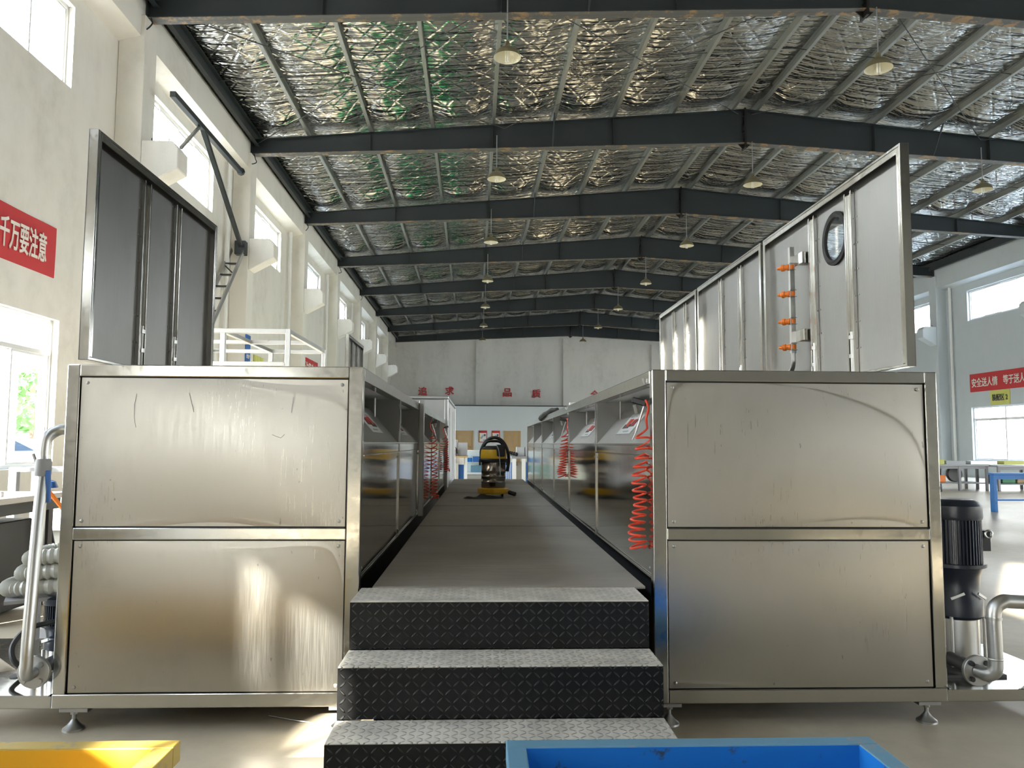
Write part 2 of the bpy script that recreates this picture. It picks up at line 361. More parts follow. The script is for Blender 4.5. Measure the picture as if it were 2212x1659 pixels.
for side, nm in ((-1, 'left'), (1, 'right')):
    x0, x1 = (XL-.26, XL) if side < 0 else (XR, XR+.26)
    b = MB(True); (a0, a1), (c0, c1) = WZ[side]; prev = YF
    for k in range(len(FR)-1):
        y0, y1 = FR[k]+.85, FR[k]+(4.1 if k == 1 else 4.5)
        if k == len(FR)-2: continue
        b.box(x0, x1, prev, y0, 0, 8.9)
        if side < 0 and k == 2:      # gate bay: closed shutter with a fanlight over it
            for z0, z1 in ((3.22, 3.35), (4.05, c0), (c1, 8.9)): b.box(x0, x1, y0, y1, z0, z1)
            b.box(x0, x1, -3.1, y1, 3.35, 4.05); wn += 1; window(wn, side, y0, -3.1, 3.35, 4.05, False)
            g_ = MB(True); g_.grid(lambda u, v: (x0+.1+.012*math.sin(v*200), y0+(y1-y0)*u, 3.22*v), 1, 200); g_.box(x0+.05, x0+.085, y0, y1, 0, 3.22); struct(g_.build('door_3', M['plastic_grey']))
        else:
            for z0, z1 in ((0, a0), (a1, c0), (c1, 8.9)): b.box(x0, x1, y0, y1, z0, z1)
            wn += 1; window(wn, side, y0, y1, a0, a1, True)
        prev = y1
        wn += 1; window(wn, side, y0, y1, c0, c1, False)
    b.box(x0, x1, prev, YB+.3, 0, 8.9)
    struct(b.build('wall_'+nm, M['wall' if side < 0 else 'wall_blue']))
    # ring beam under the eaves and a sill ledge
    b = MB(True)
    if side < 0: b.prism([(XL, 7.85), (XL+.36, 7.95), (XL+.36, 8.62), (XL, 8.62)], 1, YF, YB)
    else: b.prism([(XR, 7.7), (XR, 8.62), (XR-.36, 8.62), (XR-.36, 7.8)], 1, YF, YB)
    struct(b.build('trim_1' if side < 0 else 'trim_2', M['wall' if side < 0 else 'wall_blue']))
# gable walls
def gable(name, y0, y1, m, x0=XL-.26, x1=XR+.26):
    b = MB(True); b.prism([(x0, 0), (x1, 0), (x1, 8.9), (6.88, 10.15), (x0, 8.9)], 1, y0, y1); return struct(b.build(name, m))
gable('wall_back', YB, YB+.25, M['wall_far']); gable('wall_front', YF-.25, YF, M['wall_front'])
for i, x in enumerate((.36, 6.6, 13.0)):
    b = MB(True); b.box(x-.22, x+.22, YB-.25, YB, 0, 8.4+(.35 if i == 1 else 0)); struct(b.build('trim_%d' % (3+i), M['wall_far']))
# foil-lined roof, sagging a little between the purlins
PX = [6.88 + s*(.36+1.53*k) for k in range(8) for s in (-1, 1)]; PX.sort()
def foil(u, v):
    x = XL-.2 + u*(XR-XL+.4); y = YF + v*(YB-YF)
    z = (ztop(x) if abs(x-6.88) > 0 else ztop(6.88)) + .225
    d = min(min(abs(x-p) for p in PX), max(abs(x+5.42)-.1, 0), max(abs(x-19.18)-.1, 0)); s = min(d/.5, 1); s = s*s*(3-2*s)
    z += -.02 + s*(-.045*(.6+.8*noise.noise((x*.5, y*.7, 3)))) + s*.03*noise.noise((x*1.2, y*4.5, 1)) + s*.012*noise.noise((x*2.5, y*11, 8))
    dn = min((f-y for f in FR if f >= y), default=9)           # droops a little short of each beam, then rises to it
    z += (.15+.85*s)*(-.16*math.exp(-((dn-.75)/.5)**2) - .04*math.exp(-((dn-3.2)/1.2)**2))
    return (x, y, z)
b = MB(True); b.grid(foil, 150, 520); ce = struct(b.build('ceiling', M['foil'], angle=80))
b = MB(True); b.prism([(XL-.6, 8.98), (6.88, 10.12), (XR+.6, 8.98), (XR+.6, 9.06), (6.88, 10.2), (XL-.6, 9.06)], 1, YF-.4, YB+.4); struct(b.build('roof', M['grey_steel']))

# ---- pillars with corbels
PL = [('left', XL, 1), ('right', XR, -1)]
kf = FR[:]
def pillar(side, y, lab):
    x, s = (XL, 1) if side < 0 else (XR, -1)
    o = thing('concrete_pillar', lab, 'pillar', (x+s*.2, y, 0), 'pillars along the side walls', True)
    wm = M['wall' if side < 0 else 'wall_blue']; b = MB(True); b.box(x+s*.004, x+s*.43, y-.24, y+.24, 0, zbot(XL+.4)-.02); b.build('shaft', wm, o, .01)
    xc = x+s*.43; b = MB(True)
    poly = [(xc, 5.42), (xc+s*.28, 5.42), (xc+s*.60, 5.72), (xc+s*.60, 6.06), (xc+s*.5, 6.18), (xc, 6.18)]
    poly[1] = (xc+s*.02, 5.40)
    b.prism(poly, 1, y-.22, y+.22); b.build('corbel', wm, o, .015)
    b = MB(True)
    for q in range(3): b.tube([hall_id((xc+s*(.12+.14*q), y-.1+.1*(q % 2), 6.17)), hall_id((xc+s*(.12+.14*q), y-.1+.1*(q % 2), 6.26))], .008, 6)
    b.build('anchor_bolt', M['dark_grey'], o)
def hall_id(p): return p
for k, y in enumerate(FR[5:-1]):
    pillar(-1, y, 'white corbelled pillar along the window wall, %s from the camera' % ORD[k] if k else 'white corbelled pillar just beyond the red banner, the nearest to the camera')
for k, y in enumerate(FR[7:-1]):
    pillar(1, y, 'white corbelled pillar on the far side wall, %s from the camera' % ORD[k+2])
pillar(-1, FR[4], 'white corbelled pillar of the window wall standing behind the camera')

# ---- rainwater pipes
def downpipe(side, y, lab):
    x = XL+.1 if side < 0 else XR-.1
    b = MB(True); b.tube([(x, y, 0), (x, y, 7.85)], .055, 10)
    for z in (1.2, 3.2, 5.2, 7.2): b.lathe([(.062, 0), (.062, .08)], (x, y, z), n=10)
    tag(b.build('rainwater_pipe', M['white'], None, loc=hall((x, y, 0))), lab, 'pipe', 'rainwater pipes on the hall walls')
for k, y in enumerate((18.1, 24.2, 30.35, 36.5)): downpipe(-1, y, 'white rainwater pipe on the window wall, beside the %s pillar from the camera' % ORD[k+1])
downpipe(1, 30.45, 'white rainwater pipe beside the pillar on the far side wall, near the yellow sign')

# ---- tapered roof beams
def roof_beam(y, lab):
    o = thing('roof_beam', lab, 'roof beam', (6.88, y, zbot(6.88)), 'tapered steel roof beams', True)
    for s in (-1, 1):
        xe = -5.55 if s < 0 else 19.31; b = MB(True); xm = 6.88
        zt0, zt1, zb0, zb1 = ztop(xe), ztop(xm), zbot(xe), zbot(xm)
        b.prism([(xe, zb0), (xm, zb1), (xm, zt1), (xe, zt0)], 1, y-.006, y+.006, M['beam'])
        b.prism([(xe, zt0-.014), (xm, zt1-.014), (xm, zt1), (xe, zt0)], 1, y-.11, y+.11, M['beam'])
        b.prism([(xe, zb0), (xm, zb1), (xm, zb1+.014), (xe, zb0+.014)], 1, y-.11, y+.11, M['beam_flange'])
        b.box(xe-.012, xe+.006, y-.11, y+.11, zb0-.0, zt0, M['beam'])
        b.build('rafter', None, o)
        for q in (2, 4, 6):
            x = 6.88 + s*(.36+1.53*q-.02); st = MB(True); st.box(x-.005, x+.005, y-.1, y-.006, zbot(x)+.014, ztop(x)-.014); st.box(x-.005, x+.005, y+.006, y+.1, zbot(x)+.014, ztop(x)-.014); st.build('stiffener', M['beam'], o)
        br = MB(True); x = 6.88+s*(.36+1.53*3)
        br.bar((x, y-.09, zbot(x)+.03), (x, y-.55, ztop(x)+.02), .03, .03, up=(1,0,0)); br.build('knee_brace', M['beam'], o)
    b = MB(True); b.box(6.88-.022, 6.88+.022, y-.13, y+.13, zbot(6.88)-.12, ztop(6.88)+.03)
    for z in (.0, .2, .4, .6): b.box(6.88-.05, 6.88+.05, y-.09, y+.09, zbot(6.88)+.1+z, zbot(6.88)+.125+z)
    b.prism([(6.88-.17, zbot(6.88)), (6.88+.17, zbot(6.88)), (6.88+.04, zbot(6.88)-.12), (6.88-.04, zbot(6.88)-.12)], 1, y-.008, y+.008)
    b.build('ridge_plate', M['black'], o)
for k, y in enumerate(FR[5:]):
    lab = ['dark steel roof beam with rusty flange along the top edge of the photo', 'dark steel roof beam in full view, second from the camera, above both open lids'][k] if k < 2 else 'dark steel roof beam with a ridge joint, %s from the camera' % ORD[k]
    if k == len(FR[5:])-1: lab = 'dark steel roof beam against the end wall above the red characters'
    roof_beam(y, lab)
for k, y in enumerate(FR[1:5]): roof_beam(y, 'dark steel roof beam overhead behind the camera, number %s from the gate wall' % ORD[k])
# ---- purlins
for k, x in enumerate(PX):
    z = ztop(x)+.005; b = MB(True); s = 1 if x < 6.88 else -1; t = .006; wdt = .075; hgt = .19
    b.prism([(x, z), (x+s*wdt, z), (x+s*wdt, z+.02), (x+s*(wdt-t), z+.02), (x+s*(wdt-t), z+t), (x+s*t, z+t), (x+s*t, z+hgt-t), (x+s*wdt, z+hgt-t), (x+s*wdt, z+hgt), (x, z+hgt)], 1, YF+.1, YB-.05)
    lab = 'galvanised roof purlin under the foil, %s from the window wall' % ORD[k] if k < 8 else 'galvanised roof purlin under the foil beyond the ridge, %s from it' % ORD[k-8]
    tag(b.build('roof_purlin', M['purlin'], None, loc=hall((x, 12.8, z))), lab, 'purlin', 'purlins of the foil roof')
for s, nm in ((-1, 'window wall'), (1, 'far side wall')):
    x = -5.42 if s < 0 else 19.18; z = ztop(x); b = MB(True)
    b.box(x-.05, x+.05, YF+.1, YB-.05, z-.16, z-.15); b.box(x-.05, x-.042, YF+.1, YB-.05, z-.15, z+.16); b.box(x-.05, x+.05, YF+.1, YB-.05, z+.15, z+.16)
    tag(b.build('eave_strut', M['beam'], None, loc=hall((x, 12.8, z))), 'dark eave strut running along the top of the %s' % nm, 'strut')
# ---- tie rods and crossed bracing
for k in range(5, 11):
    y = (FR[k]+FR[k+1])/2
    for s, nm in ((-1, 'window side'), (1, 'far side')):
        xe = -5.4 if s < 0 else 19.2; b = MB(True); b.tube([(xe, y, ztop(xe)+.06), (6.88, y, ztop(6.88)+.06)], .008, 6)
        tag(b.build('tie_rod', M['beam'], None, loc=hall(((xe+6.88)/2, y, 9.2))), 'thin tie rod through the purlins, %s of the ridge, %s roof bay' % (nm, ORD[k-5]), 'tie rod', 'tie rods between purlins')
y0, y1 = FR[5]+.1, FR[6]-.1
for i, (a, c) in enumerate(((-5.4, .7), (.7, 6.7), (7.06, 13.1), (13.1, 19.2))):
    for q, (p, r) in enumerate(((a, c), (c, a))):
        b = MB(True); b.tube([(p, y0, ztop(p)-.12), (r, y1, ztop(r)-.12)], .011, 6)
        tag(b.build('brace_rod', M['dark_grey'], None, loc=hall(((a+c)/2, 15.8, 9))), 'diagonal brace rod under the first roof bay, %s cross, the one %s' % (ORD[i], ('slanting outward', 'slanting back')[q]), 'brace rod', 'crossed brace rods under the foil roof')

# ---- loose cable ends at the beam seats
for k, y in enumerate(FR[5:10]):
    b = MB(True); x = -5.47; z = 8.30; q = 1 if k % 2 else -1
    b.tube(bez([(x, y-.12, z+.02), (x+.04, y-.16, z-.10), (x+.02+.06*q, y-.2, z-.22), (x-.06, y-.18, z-.16-.08*q), (x-.10, y-.15, z-.05)]), .012, 6)
    tag(b.build('loose_cable', M['rubber'], None, loc=hall((x, y, z))), 'loose black cable end curling under the seat of the %s roof beam' % ORD[k], 'cable', 'loose cable ends at the beam seats')
# ---- pendant lamps
def lamp(loc, lab):
    x, y, z = loc; o = thing('pendant_lamp', lab, 'lamp', loc, 'pendant lamps under the roof beams')
    b = MB(); b.lathe([(.235,0),(.232,.012),(.20,.09),(.14,.15),(.07,.185),(.045,.20)], loc, n=28, caps=False, m=M['lampshade_out'])
    b.lathe([(.045,.195),(.07,.18),(.138,.145),(.196,.087),(.228,.012),(.235,0)], loc, n=28, caps=False, m=M['lampshade_in']); b.build('lamp_shade', None, o)
    b = MB(); b.lathe([(.05,.19),(.045,.26),(.03,.29),(.012,.3)], loc, n=14); b.build('lamp_holder', M['lampshade_out'], o)
    b = MB(); b.lathe([(.012,.29),(.012,1.13)], loc, n=8); b.build('hanging_rod', M['grey_paint'], o)
    b = MB()
    for k in range(4):
        a = k*math.pi/2+.5; b.tube([(x+.026*math.cos(a), y+.026*math.sin(a), z+.16), (x+.026*math.cos(a), y+.026*math.sin(a), z-.075)], .016, 8)
    b.lathe([(.045,.13),(.045,.18)], loc, n=12); b.build('bulb', M['bulb'], o)
    return o
L0 = None
for r, xr in enumerate((.52, 6.95, 13.1)):
    for k, y in enumerate(FR[5:]):
        if k >= 7 or (r == 2 and k not in (1, 2)): continue
        p = hall((xr+(.1 if r == 1 else 0), y-.10, 7.83)); p = (p[0], p[1], 7.83)
        row = ('above the walkway', 'near the ridge', 'over the far side of the hall')[r]
        lab = 'unlit dome pendant lamp %s, %s from the camera' % (row, ORD[k])
        if L0 is None: L0 = lamp(p, lab)
        else: dup(L0, p, lab)

# ---- lettering
def text(s, name, m, origin, right, up, size, parent=None, extrude=.002, width=None, bold=.0):
    """text as a mesh; origin = centre, right/up unit vectors in world space"""
    cu = bpy.data.curves.new(name, 'FONT'); cu.body = s; cu.size = 1; cu.align_x = 'CENTER'; cu.align_y = 'CENTER'; cu.extrude = extrude/size; cu.offset = bold; cu.resolution_u = 3
    t = bpy.data.objects.new(name+'_tmp', cu); COL.objects.link(t); bpy.context.view_layer.update()
    me = bpy.data.meshes.new_from_object(t.evaluated_get(bpy.context.evaluated_depsgraph_get())); bpy.data.objects.remove(t); bpy.data.curves.remove(cu)
    me.name = name; me.materials.clear(); me.materials.append(m)
    xs = [v.co.x for v in me.vertices]; ys = [v.co.y for v in me.vertices]; cx, cyy = (min(xs)+max(xs))/2, (min(ys)+max(ys))/2
    hgt = max(ys)-min(ys); wdt = max(xs)-min(xs); ky = size/hgt; kx = (width/wdt) if width else ky
    right = Vector(right).normalized(); up = Vector(up).normalized(); nrm = right.cross(up); o = Vector(origin)
    base = world_loc(parent) if parent is not None else o
    for v in me.vertices: v.co = o + right*(v.co.x-cx)*kx + up*(v.co.y-cyy)*ky + nrm*(v.co.z*size) - base
    ob = bpy.data.objects.new(name, me); COL.objects.link(ob)
    if parent is not None: ob.parent = parent
    else: ob.location = o
    return ob
HR = Vector((CT, ST, 0)); HF = Vector((-ST, CT, 0)); UP = Vector((0,0,1))     # hall right, hall forward
# red slogan on the end wall
for i, (ch, x, z) in enumerate((('追', -3.63, 4.89), ('求', -1.73, 4.93), ('品', 2.39, 4.84), ('质', 4.45, 4.79), ('全', 8.68, 4.76))):
    o = text(ch, 'wall_character', M['red'], hall((x, YB-.05 if i not in (9,) else 0, z)), HR, UP, .6, None, .05, .64, .012)
    tag(o, ['red slogan character above the tall grey cabinet, first on the end wall', 'red slogan character at the right end of the grey cabinet top', 'red slogan character made of three boxes on the end wall', 'red slogan character just before the end wall pilaster', 'red slogan character half hidden behind the machine top on the end wall'][i], 'character')
# office block in front of the end wall
b = MB(True); b.box(-5.4, 6.45, 52.2, YB-.02, 0, 3.74); b.box(-5.4, 6.5, 52.15, YB-.02, 3.74, 3.8, M['beam']); b.m = [0]*6+[1]*6; b.mats = [M['office'], M['beam']]
struct(b.build('wall_office'))
for i, (x0, x1) in enumerate(((-1.27, 0.0), (2.04, 3.2))):
    o = bpy.data.objects.new('door_%d' % (i+1), None); COL.objects.link(o); o.location = hall(((x0+x1)/2, 52.15, 0)); o['kind'] = 'structure'; yy = 52.19
    b = MB(True); b.box(x0, x0+.09, yy-.06, yy, 0, 2.07); b.box(x1-.09, x1, yy-.06, yy, 0, 2.07); b.box(x0, x1, yy-.06, yy, 1.98, 2.07); b.build('door_frame', M['wood'], o)
    b = MB(True); b.box(x0+.09, x1-.09, yy-.03, yy, 0, 1.98); xm = (x0+x1)/2
    for q0, q1 in ((x0+.2, xm-.06), (xm+.06, x1-.2)):
        b.box(q0, q1, yy-.042, yy-.03, .2, .85); b.box(q0, q1, yy-.042, yy-.03, 1.0, 1.75); b.prism([(q0, 1.75), (q1, 1.75), ((q0+q1)/2, 1.86)], 1, yy-.042, yy-.03)
    b.build('door_leaf', M['wood'], o, .006)
    b = MB(True); b.tube([(x1-.2, yy-.03, 1.0), (x1-.2, yy-.1, 1.0), (x1-.32, yy-.1, 1.0)], .015, 8); b.build('door_handle', M['pipe'], o)
def poster(x0, x1, z0, z1, lab):
    o = thing('poster', lab, 'poster', ((x0+x1)/2, 52.18, z0), 'posters between the two doors', True); y = 52.18
    b = MB(True); b.box(x0, x1, y-.02, y, z0, z1); b.build('frame', M['red'], o)
    b = MB(True); b.box(x0+.05, x1-.05, y-.024, y-.018, z0+.05, z1-.16); b.build('sheet', M['white'], o)
    b = MB(True); b.prism([(x0+.08, z0+.3), (x0+.3, z0+.52), (x0+.4, z0+.5), (x0+.2, z0+.22)], 1, y-.028, y-.022); b.box(x0+.3, x1-.1, y-.028, y-.022, z0+.08, z0+.2); b.build('print', M['plastic_grey'], o)
    b = MB(True); b.box(x1-.2, x1-.1, y-.028, y-.022, z0+.42, z0+.56); b.box(x0+.06, x0+.12, y-.028, y-.018, z1-.12, z1-.04); b.build('print', M['dark_grey'], o)
    b = MB(True); b.box(x0+.05, x0+.09, y-.028, y-.02, z0+.1, z1-.2); b.build('print', M['yellow_sign'], o)
poster(.347, .915, 1.28, 2.08, 'red-bordered poster beside the wider wooden door on the office wall'); poster(1.222, 1.79, 1.28, 2.08, 'red-bordered poster half hidden by the vacuum hose on the office wall')
# banners and signs on the side walls
def banner(side, y0, y1, z0, z1, txt, lab, size, tw, name='banner', m='banner', tm='cream', tc=None):
    x = XL+.012 if side < 0 else XR-.012
    o = thing(name, lab, name.split('_')[-1], (x, (y0+y1)/2, z0), None, True)
    b = MB(True); n = 24
    b.grid(lambda u, v: (x+side*-.006*math.sin(u*19+v*2), y0+(y1-y0)*u, z0+(z1-z0)*v), n, 6); b.box(x+side*.004, x+side*.010, y0, y1, z0, z1)
    b.build('cloth', M[m], o)
    right = HF if side < 0 else -HF
    for s_, yc, wd in txt:
        text(s_, 'lettering', M[tm], hall((x-side*.018, yc, (z0+z1)/2+ (tc or 0))), right, UP, size, o, .004, wd, .014)
    return o
banner(-1, 6.85, 10.98, 3.52, 4.23, (('安全千万要注意', 9.99, 1.47),), 'red banner with white characters on the window wall, between its two windows', .41, None)
banner(1, 24.9, 29.5, 3.34, 4.05, (('安全送人情', 28.62, 1.5), ('等于送人命', 26.85, 1.42)), 'red banner with two white phrases on the far side wall', .36, None)
banner(1, 27.25, 28.33, 2.78, 3.33, (('装配区 2', 27.79, .86),), 'small yellow sign with dark lettering below the red banner', .26, None, 'wall_sign', 'yellow_sign', 'dark_grey')
banner(-1, 26.8, 29.3, 3.5, 4.22, (('注意安全', 28.1, 1.9),), 'small red banner glimpsed behind the tube frame on the window wall', .45, None)
banner(-1, 20.85, 21.8, 2.95, 3.58, (), 'small yellow sign glimpsed behind the tube frame on the window wall', .4, None, 'wall_sign', 'yellow_sign', 'dark_grey')
# blue notice on the second pillar
o = thing('notice_board', 'narrow blue notice hung on a pillar, seen through the tube frame', 'sign', (-5.48, 18.86, 2.7), None, True)
b = MB(True); b.box(-5.498, -5.475, 18.62, 19.0, 2.6, 3.82); b.build('board', M['blue_plastic'], o)
text('安全生产', 'lettering', M['cream'], hall((-5.470, 18.81, 3.3)), HF, UP, .1, o, .004, .26)
# ---- dark crane bracket and leaning ladder on the window wall
o = thing('crane_bracket', 'dark steel crane bracket running beside the window above the corbels', 'crane bracket', (-5.1, 15, 7.15), None, True)
b = MB(True); b.bar((-5.15, 12.9, 7.12), (-5.15, 16.75, 7.15), .1, .1); b.lathe([(.09,0),(.09,.06)], (-5.15, 16.7, 7.15), (0,1,0), 8); b.build('beam', M['beam'], o, .005)
b = MB(True); b.bar((-5.15, 14.35, 7.12), (-5.62, 18.5, 5.9), .09, .09); b.build('brace', M['beam'], o, .005)
b = MB(True); b.bar((-5.15, 14.2, 7.1), (-5.0, 12.95, 6.2), .045, .045); b.build('strut', M['purlin'], o)
b = MB(True); b.box(-5.76, -5.5, 18.4, 18.6, 5.72, 6.05); b.build('foot_plate', M['beam'], o, .01)
o = thing('steel_ladder', 'grey steel ladder leaning along the window wall below the crane bracket', 'ladder', (-5.7, 14, 0), None, True)
pa, pb = Vector((-5.55, 18.5, 5.85)), Vector((-5.6, 14.3, 1.4)); off = Vector((-.30, 0, 0))
for q in (0, 1): b = MB(True); b.bar(pa+off*q, pb+off*q, .035, .11, up=(0,0,1)); b.build('rail', M['cast'], o)
for k in range(12):
    p = pa.lerp(pb, .1+.075*k); b = MB(True); b.box(p.x-.30, p.x, p.y-.05, p.y+.05, p.z-.015, p.z+.015); b.build('rung', M['beam'], o)
b = MB(True); b.bar(pb, (pb.x, pb.y, 0), .05, .05); b.bar(pb+off, (pb.x-.3, pb.y, 0), .05, .05); b.build('post', M['cast'], o)
b = MB(True); p = pa.lerp(pb, .11); q = pa.lerp(pb, .17); b.bar(p+off, q, .02, .02); b.build('diagonal', M['beam'], o)

# ================================================================== THE TWO MACHINES (world coordinates, Y along the walkway)
Y0 = 3.46; ZB, ZT = .095, 1.578
def screw(p, d, parent, r=.0085):
    b = MB(); b.lathe([(r,0),(r*.95,.003),(r*.5,.005)], p, d, 10); return b.build('screw', M['cast'], parent)
def instruction_plate(pt, nrm, along, parent, flip):
    """white plate with a red and black print on the sloped panel"""
    nrm = Vector(nrm).normalized(); al = Vector(along).normalized(); upv = nrm.cross(al).normalized()
    if upv.z < 0: upv = -upv
    p = Vector(pt)
    def q(b, u0, u1, v0, v1, h, m):
        c = [p+al*u+upv*v for u, v in ((u0,v0),(u1,v0),(u1,v1),(u0,v1))]; b.add([k+nrm*.001 for k in c]+[k+nrm*h for k in c], [(0,3,2,1),(4,5,6,7),(0,1,5,4),(1,2,6,5),(2,3,7,6),(3,0,4,7)], m)
    b = MB(); q(b, -.21, .21, -.075, .085, .004, M['white']); q(b, -.15, -.03, -.02, .03, .006, M['dark_grey']); q(b, -.13, -.06, -.015, .034, .007, M['red'])
    q(b, -.02, .15, -.032, .0, .006, M['dark_grey']); q(b, .0, .1, -.018, .04, .007, M['red_hose']); q(b, -.12, .04, -.06, -.052, .006, M['plastic_grey']); q(b, -.02, .15, .055, .062, .006, M['plastic_grey'])
    return b.build('instruction_plate', None, parent)
def machine(name, lab, xi, xo, ys, dark_end, lids):
    """xi inner side plane (towards the walkway), xo outer side plane"""
    s = 1 if xo > xi else -1                       # outward direction
    ye = ys[-1]; o = thing(name, lab, 'machine', ((xi+xo)/2, (Y0+ye)/2, 0))
    pw = .055
    # front frame of square tube
    b = MB()
    b.box(xi, xi+s*(pw+.008), Y0, Y0+pw, ZB, ZT); b.box(xo-s*pw, xo, Y0, Y0+pw, ZB+.06, ZT)
    b.box(xi+s*(pw+.008), xo-s*pw, Y0, Y0+pw, ZT-.052, ZT); b.box(xi+s*(pw+.008), xo-s*pw, Y0, Y0+pw, .81, .862); b.box(xi+s*(pw+.008), xo, Y0, Y0+pw, ZB, ZB+.06)
    b.build('front_frame', M['frame'], o, .004, 2)
    for nm, z0, z1 in (('upper', .868, ZT-.058), ('lower', ZB+.064, .804)):
        x0, x1 = sorted((xi+s*(pw+.014), xo-s*(pw+.006))); b = MB(); sd_ = 11 if nm == 'upper' else 23
        def pil(u, v):
            x = x0+(x1-x0)*u; z = z0+(z1-z0)*v; e = abs(math.sin(math.pi*u))**.8*abs(math.sin(math.pi*v))**.8
            return (x, Y0+.011-.010*e+.005*noise.noise((x*1.4+sd_, z*1.6, s*3)), z)
        b.grid(pil, 40, 24); e = [pil(u, v) for u, v in ((0,0),(1,0),(1,1),(0,1))]
        b.add([(p[0], Y0+.013, p[2]) for p in e]+[(p[0], Y0+.02, p[2]) for p in e], [(0,1,2,3),(4,7,6,5),(0,4,5,1),(1,5,6,2),(2,6,7,3),(3,7,4,0)])
        pn = b.build('end_panel', M['panel'], o)
        for u, v in ((.022,.035),(.978,.035),(.978,.965),(.022,.965)): screw((x0+(x1-x0)*u, Y0+.0105, z0+(z1-z0)*v), (0,-1,0), pn)
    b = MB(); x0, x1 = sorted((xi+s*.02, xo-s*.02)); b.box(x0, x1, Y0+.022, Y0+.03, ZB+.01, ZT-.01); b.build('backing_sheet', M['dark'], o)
    # long outer wall, back, top, base
    b = MB(); b.box(xo-s*.03, xo-s*.012, Y0+pw, ye, ZB, ZT-.03); b.build('outer_panel', M['panel'], o)
    for k, y in enumerate(ys[1:]): b = MB(); b.box(xo-s*pw, xo, y-pw/2, y+pw/2, ZB, ZT-.05); b.build('outer_post', M['frame'], o)
    b = MB(); b.box(xo-s*pw, xo, Y0+pw, ye, ZT-.052, ZT); b.box(xo-s*pw, xo, Y0+pw, ye, ZB, ZB+.06); b.build('outer_rail', M['frame'], o, .003)
    b = MB(); b.box(xi+s*.002, xo-s*.004, ye-.02, ye, ZB, ZT-.004); b.build('end_sheet', M['panel'], o)
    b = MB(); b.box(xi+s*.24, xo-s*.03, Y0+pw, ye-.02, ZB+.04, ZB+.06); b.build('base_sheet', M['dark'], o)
    lidmods = [l[0] for l in lids]
    b = MB(); b.box(xi, xi+s*pw, Y0+pw, ye, ZT-.062, ZT); b.build('fascia_rail', M['frame'], o, .003)
    for k in range(len(ys)-1):
        a, c = ys[k]+(.06 if k == 0 else .012), ys[k+1]-.012
        # recessed work bay: ledge, sloped plate, back, ceiling, cheeks
        b = MB(); P = [(xi+s*.012, 1.242), (xi+s*.20, 1.46), (xi+s*.205, 1.455), (xi+s*.02, 1.236)]
        b.prism(P, 1, a, c); sp = b.build('sloped_plate', M['plate'], o)
        b = MB(); b.box(xi+s*.30, xi+s*.31, a, c, 1.30, 1.53); b.box(xi+s*.19, xi+s*.31, a, c, 1.44, 1.45); b.box(xi+s*.05, xi+s*.31, a, c, 1.52, 1.53); b.build('bay_back', M['grey_steel'], o)
        for q in (c-.007, a+.001): b = MB(); b.box(xi+s*.01, xi+s*.30, q, q+.006, 1.24, 1.525); b.build('bay_cheek', M['lid'], o)
        b = MB(); b.tube([(xi+s*.14, c-.18, 1.52), (xi+s*.14, c-.18, 1.40)], .006, 6); b.build('drain_pipe', M['pipe'], o)
        if True:
            yc = a+(c-a)*.58; nrm = Vector((-s*(1.46-1.242), 0, .188)); pt = (xi+s*.105, yc, 1.352)
            instruction_plate(pt, nrm, (0,1,0), sp, s)
        b = MB(); b.box(xi+s*.004, xi+s*.018, a, c, 1.184, 1.232); b.build('strip_panel', M['mirror'], o, .002)
        b = MB()
        def mp(u, v): return (xi+s*(.008-.002*math.sin(math.pi*u)*math.sin(math.pi*v)+.0015*noise.noise((u*2+k*7, v*1.5, s))), a+(c-a)*u, .645+(1.176-.645)*v)
        b.grid(mp, 24, 14); x0, x1 = sorted((xi+s*.012, xi+s*.018)); b.box(x0, x1, a, c, .645, 1.176)
        pn = b.build('side_panel', M['mirror'], o)
        for u, v in ((.03,.05),(.97,.05),(.03,.95),(.97,.95)): screw((xi+s*.008, a+(c-a)*u, .645+.531*v), (-s,0,0), pn, .007)
        b = MB(); b.box(xi, xi+s*.035, ys[k+1]-.012, ys[k+1]+.012, .62, ZT-.06); b.build('bay_post', M['frame'], o)
        b = MB(); b.box(xi+s*.0, xi+s*.02, a, c, 1.233, 1.241); b.box(xi-s*.002, xi+s*.02, a, c, 1.177, 1.183); b.box(xi+s*.0, xi+s*.02, a, c, .632, .643); b.build('edge_strip', M['frame'], o)
        if k not in lidmods:
            b = MB(); x0, x1 = sorted((xi+s*.058, xo-s*.058)); b.box(x0, x1, a, c, ZT-.03, ZT-.006); ld = b.build('closed_lid', M['lid'], o, .004)
            b = MB(); b.tube([((x0+x1)/2-.08, a+.1, ZT-.01), ((x0+x1)/2-.08, a+.1, ZT+.03), ((x0+x1)/2+.08, a+.1, ZT+.03), ((x0+x1)/2+.08, a+.1, ZT-.01)], .007, 6); b.build('handle', M['pipe'], ld)
        else:
            b = MB(); x0, x1 = sorted((xi+s*.33, xo-s*.06)); b.box(x0, x1, a, c, .9, .91); b.box(x0, x0+.005, a, c, .9, 1.54); b.box(x1-.005, x1, a, c, .9, 1.54); b.box(x0, x1, a, a+.005, .9, 1.54); b.box(x0, x1, c-.005, c, .9, 1.54); b.build('open_tank', M['lid'], o)
    # plinth under the side panels, recess shade put into its dark colour
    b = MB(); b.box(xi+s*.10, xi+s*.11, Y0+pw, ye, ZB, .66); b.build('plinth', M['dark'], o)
    b = MB(); b.box(xi+s*.01, xi+s*.06, Y0+pw, ye, ZB, ZB+.05); b.build('base_rail', M['dark'], o)
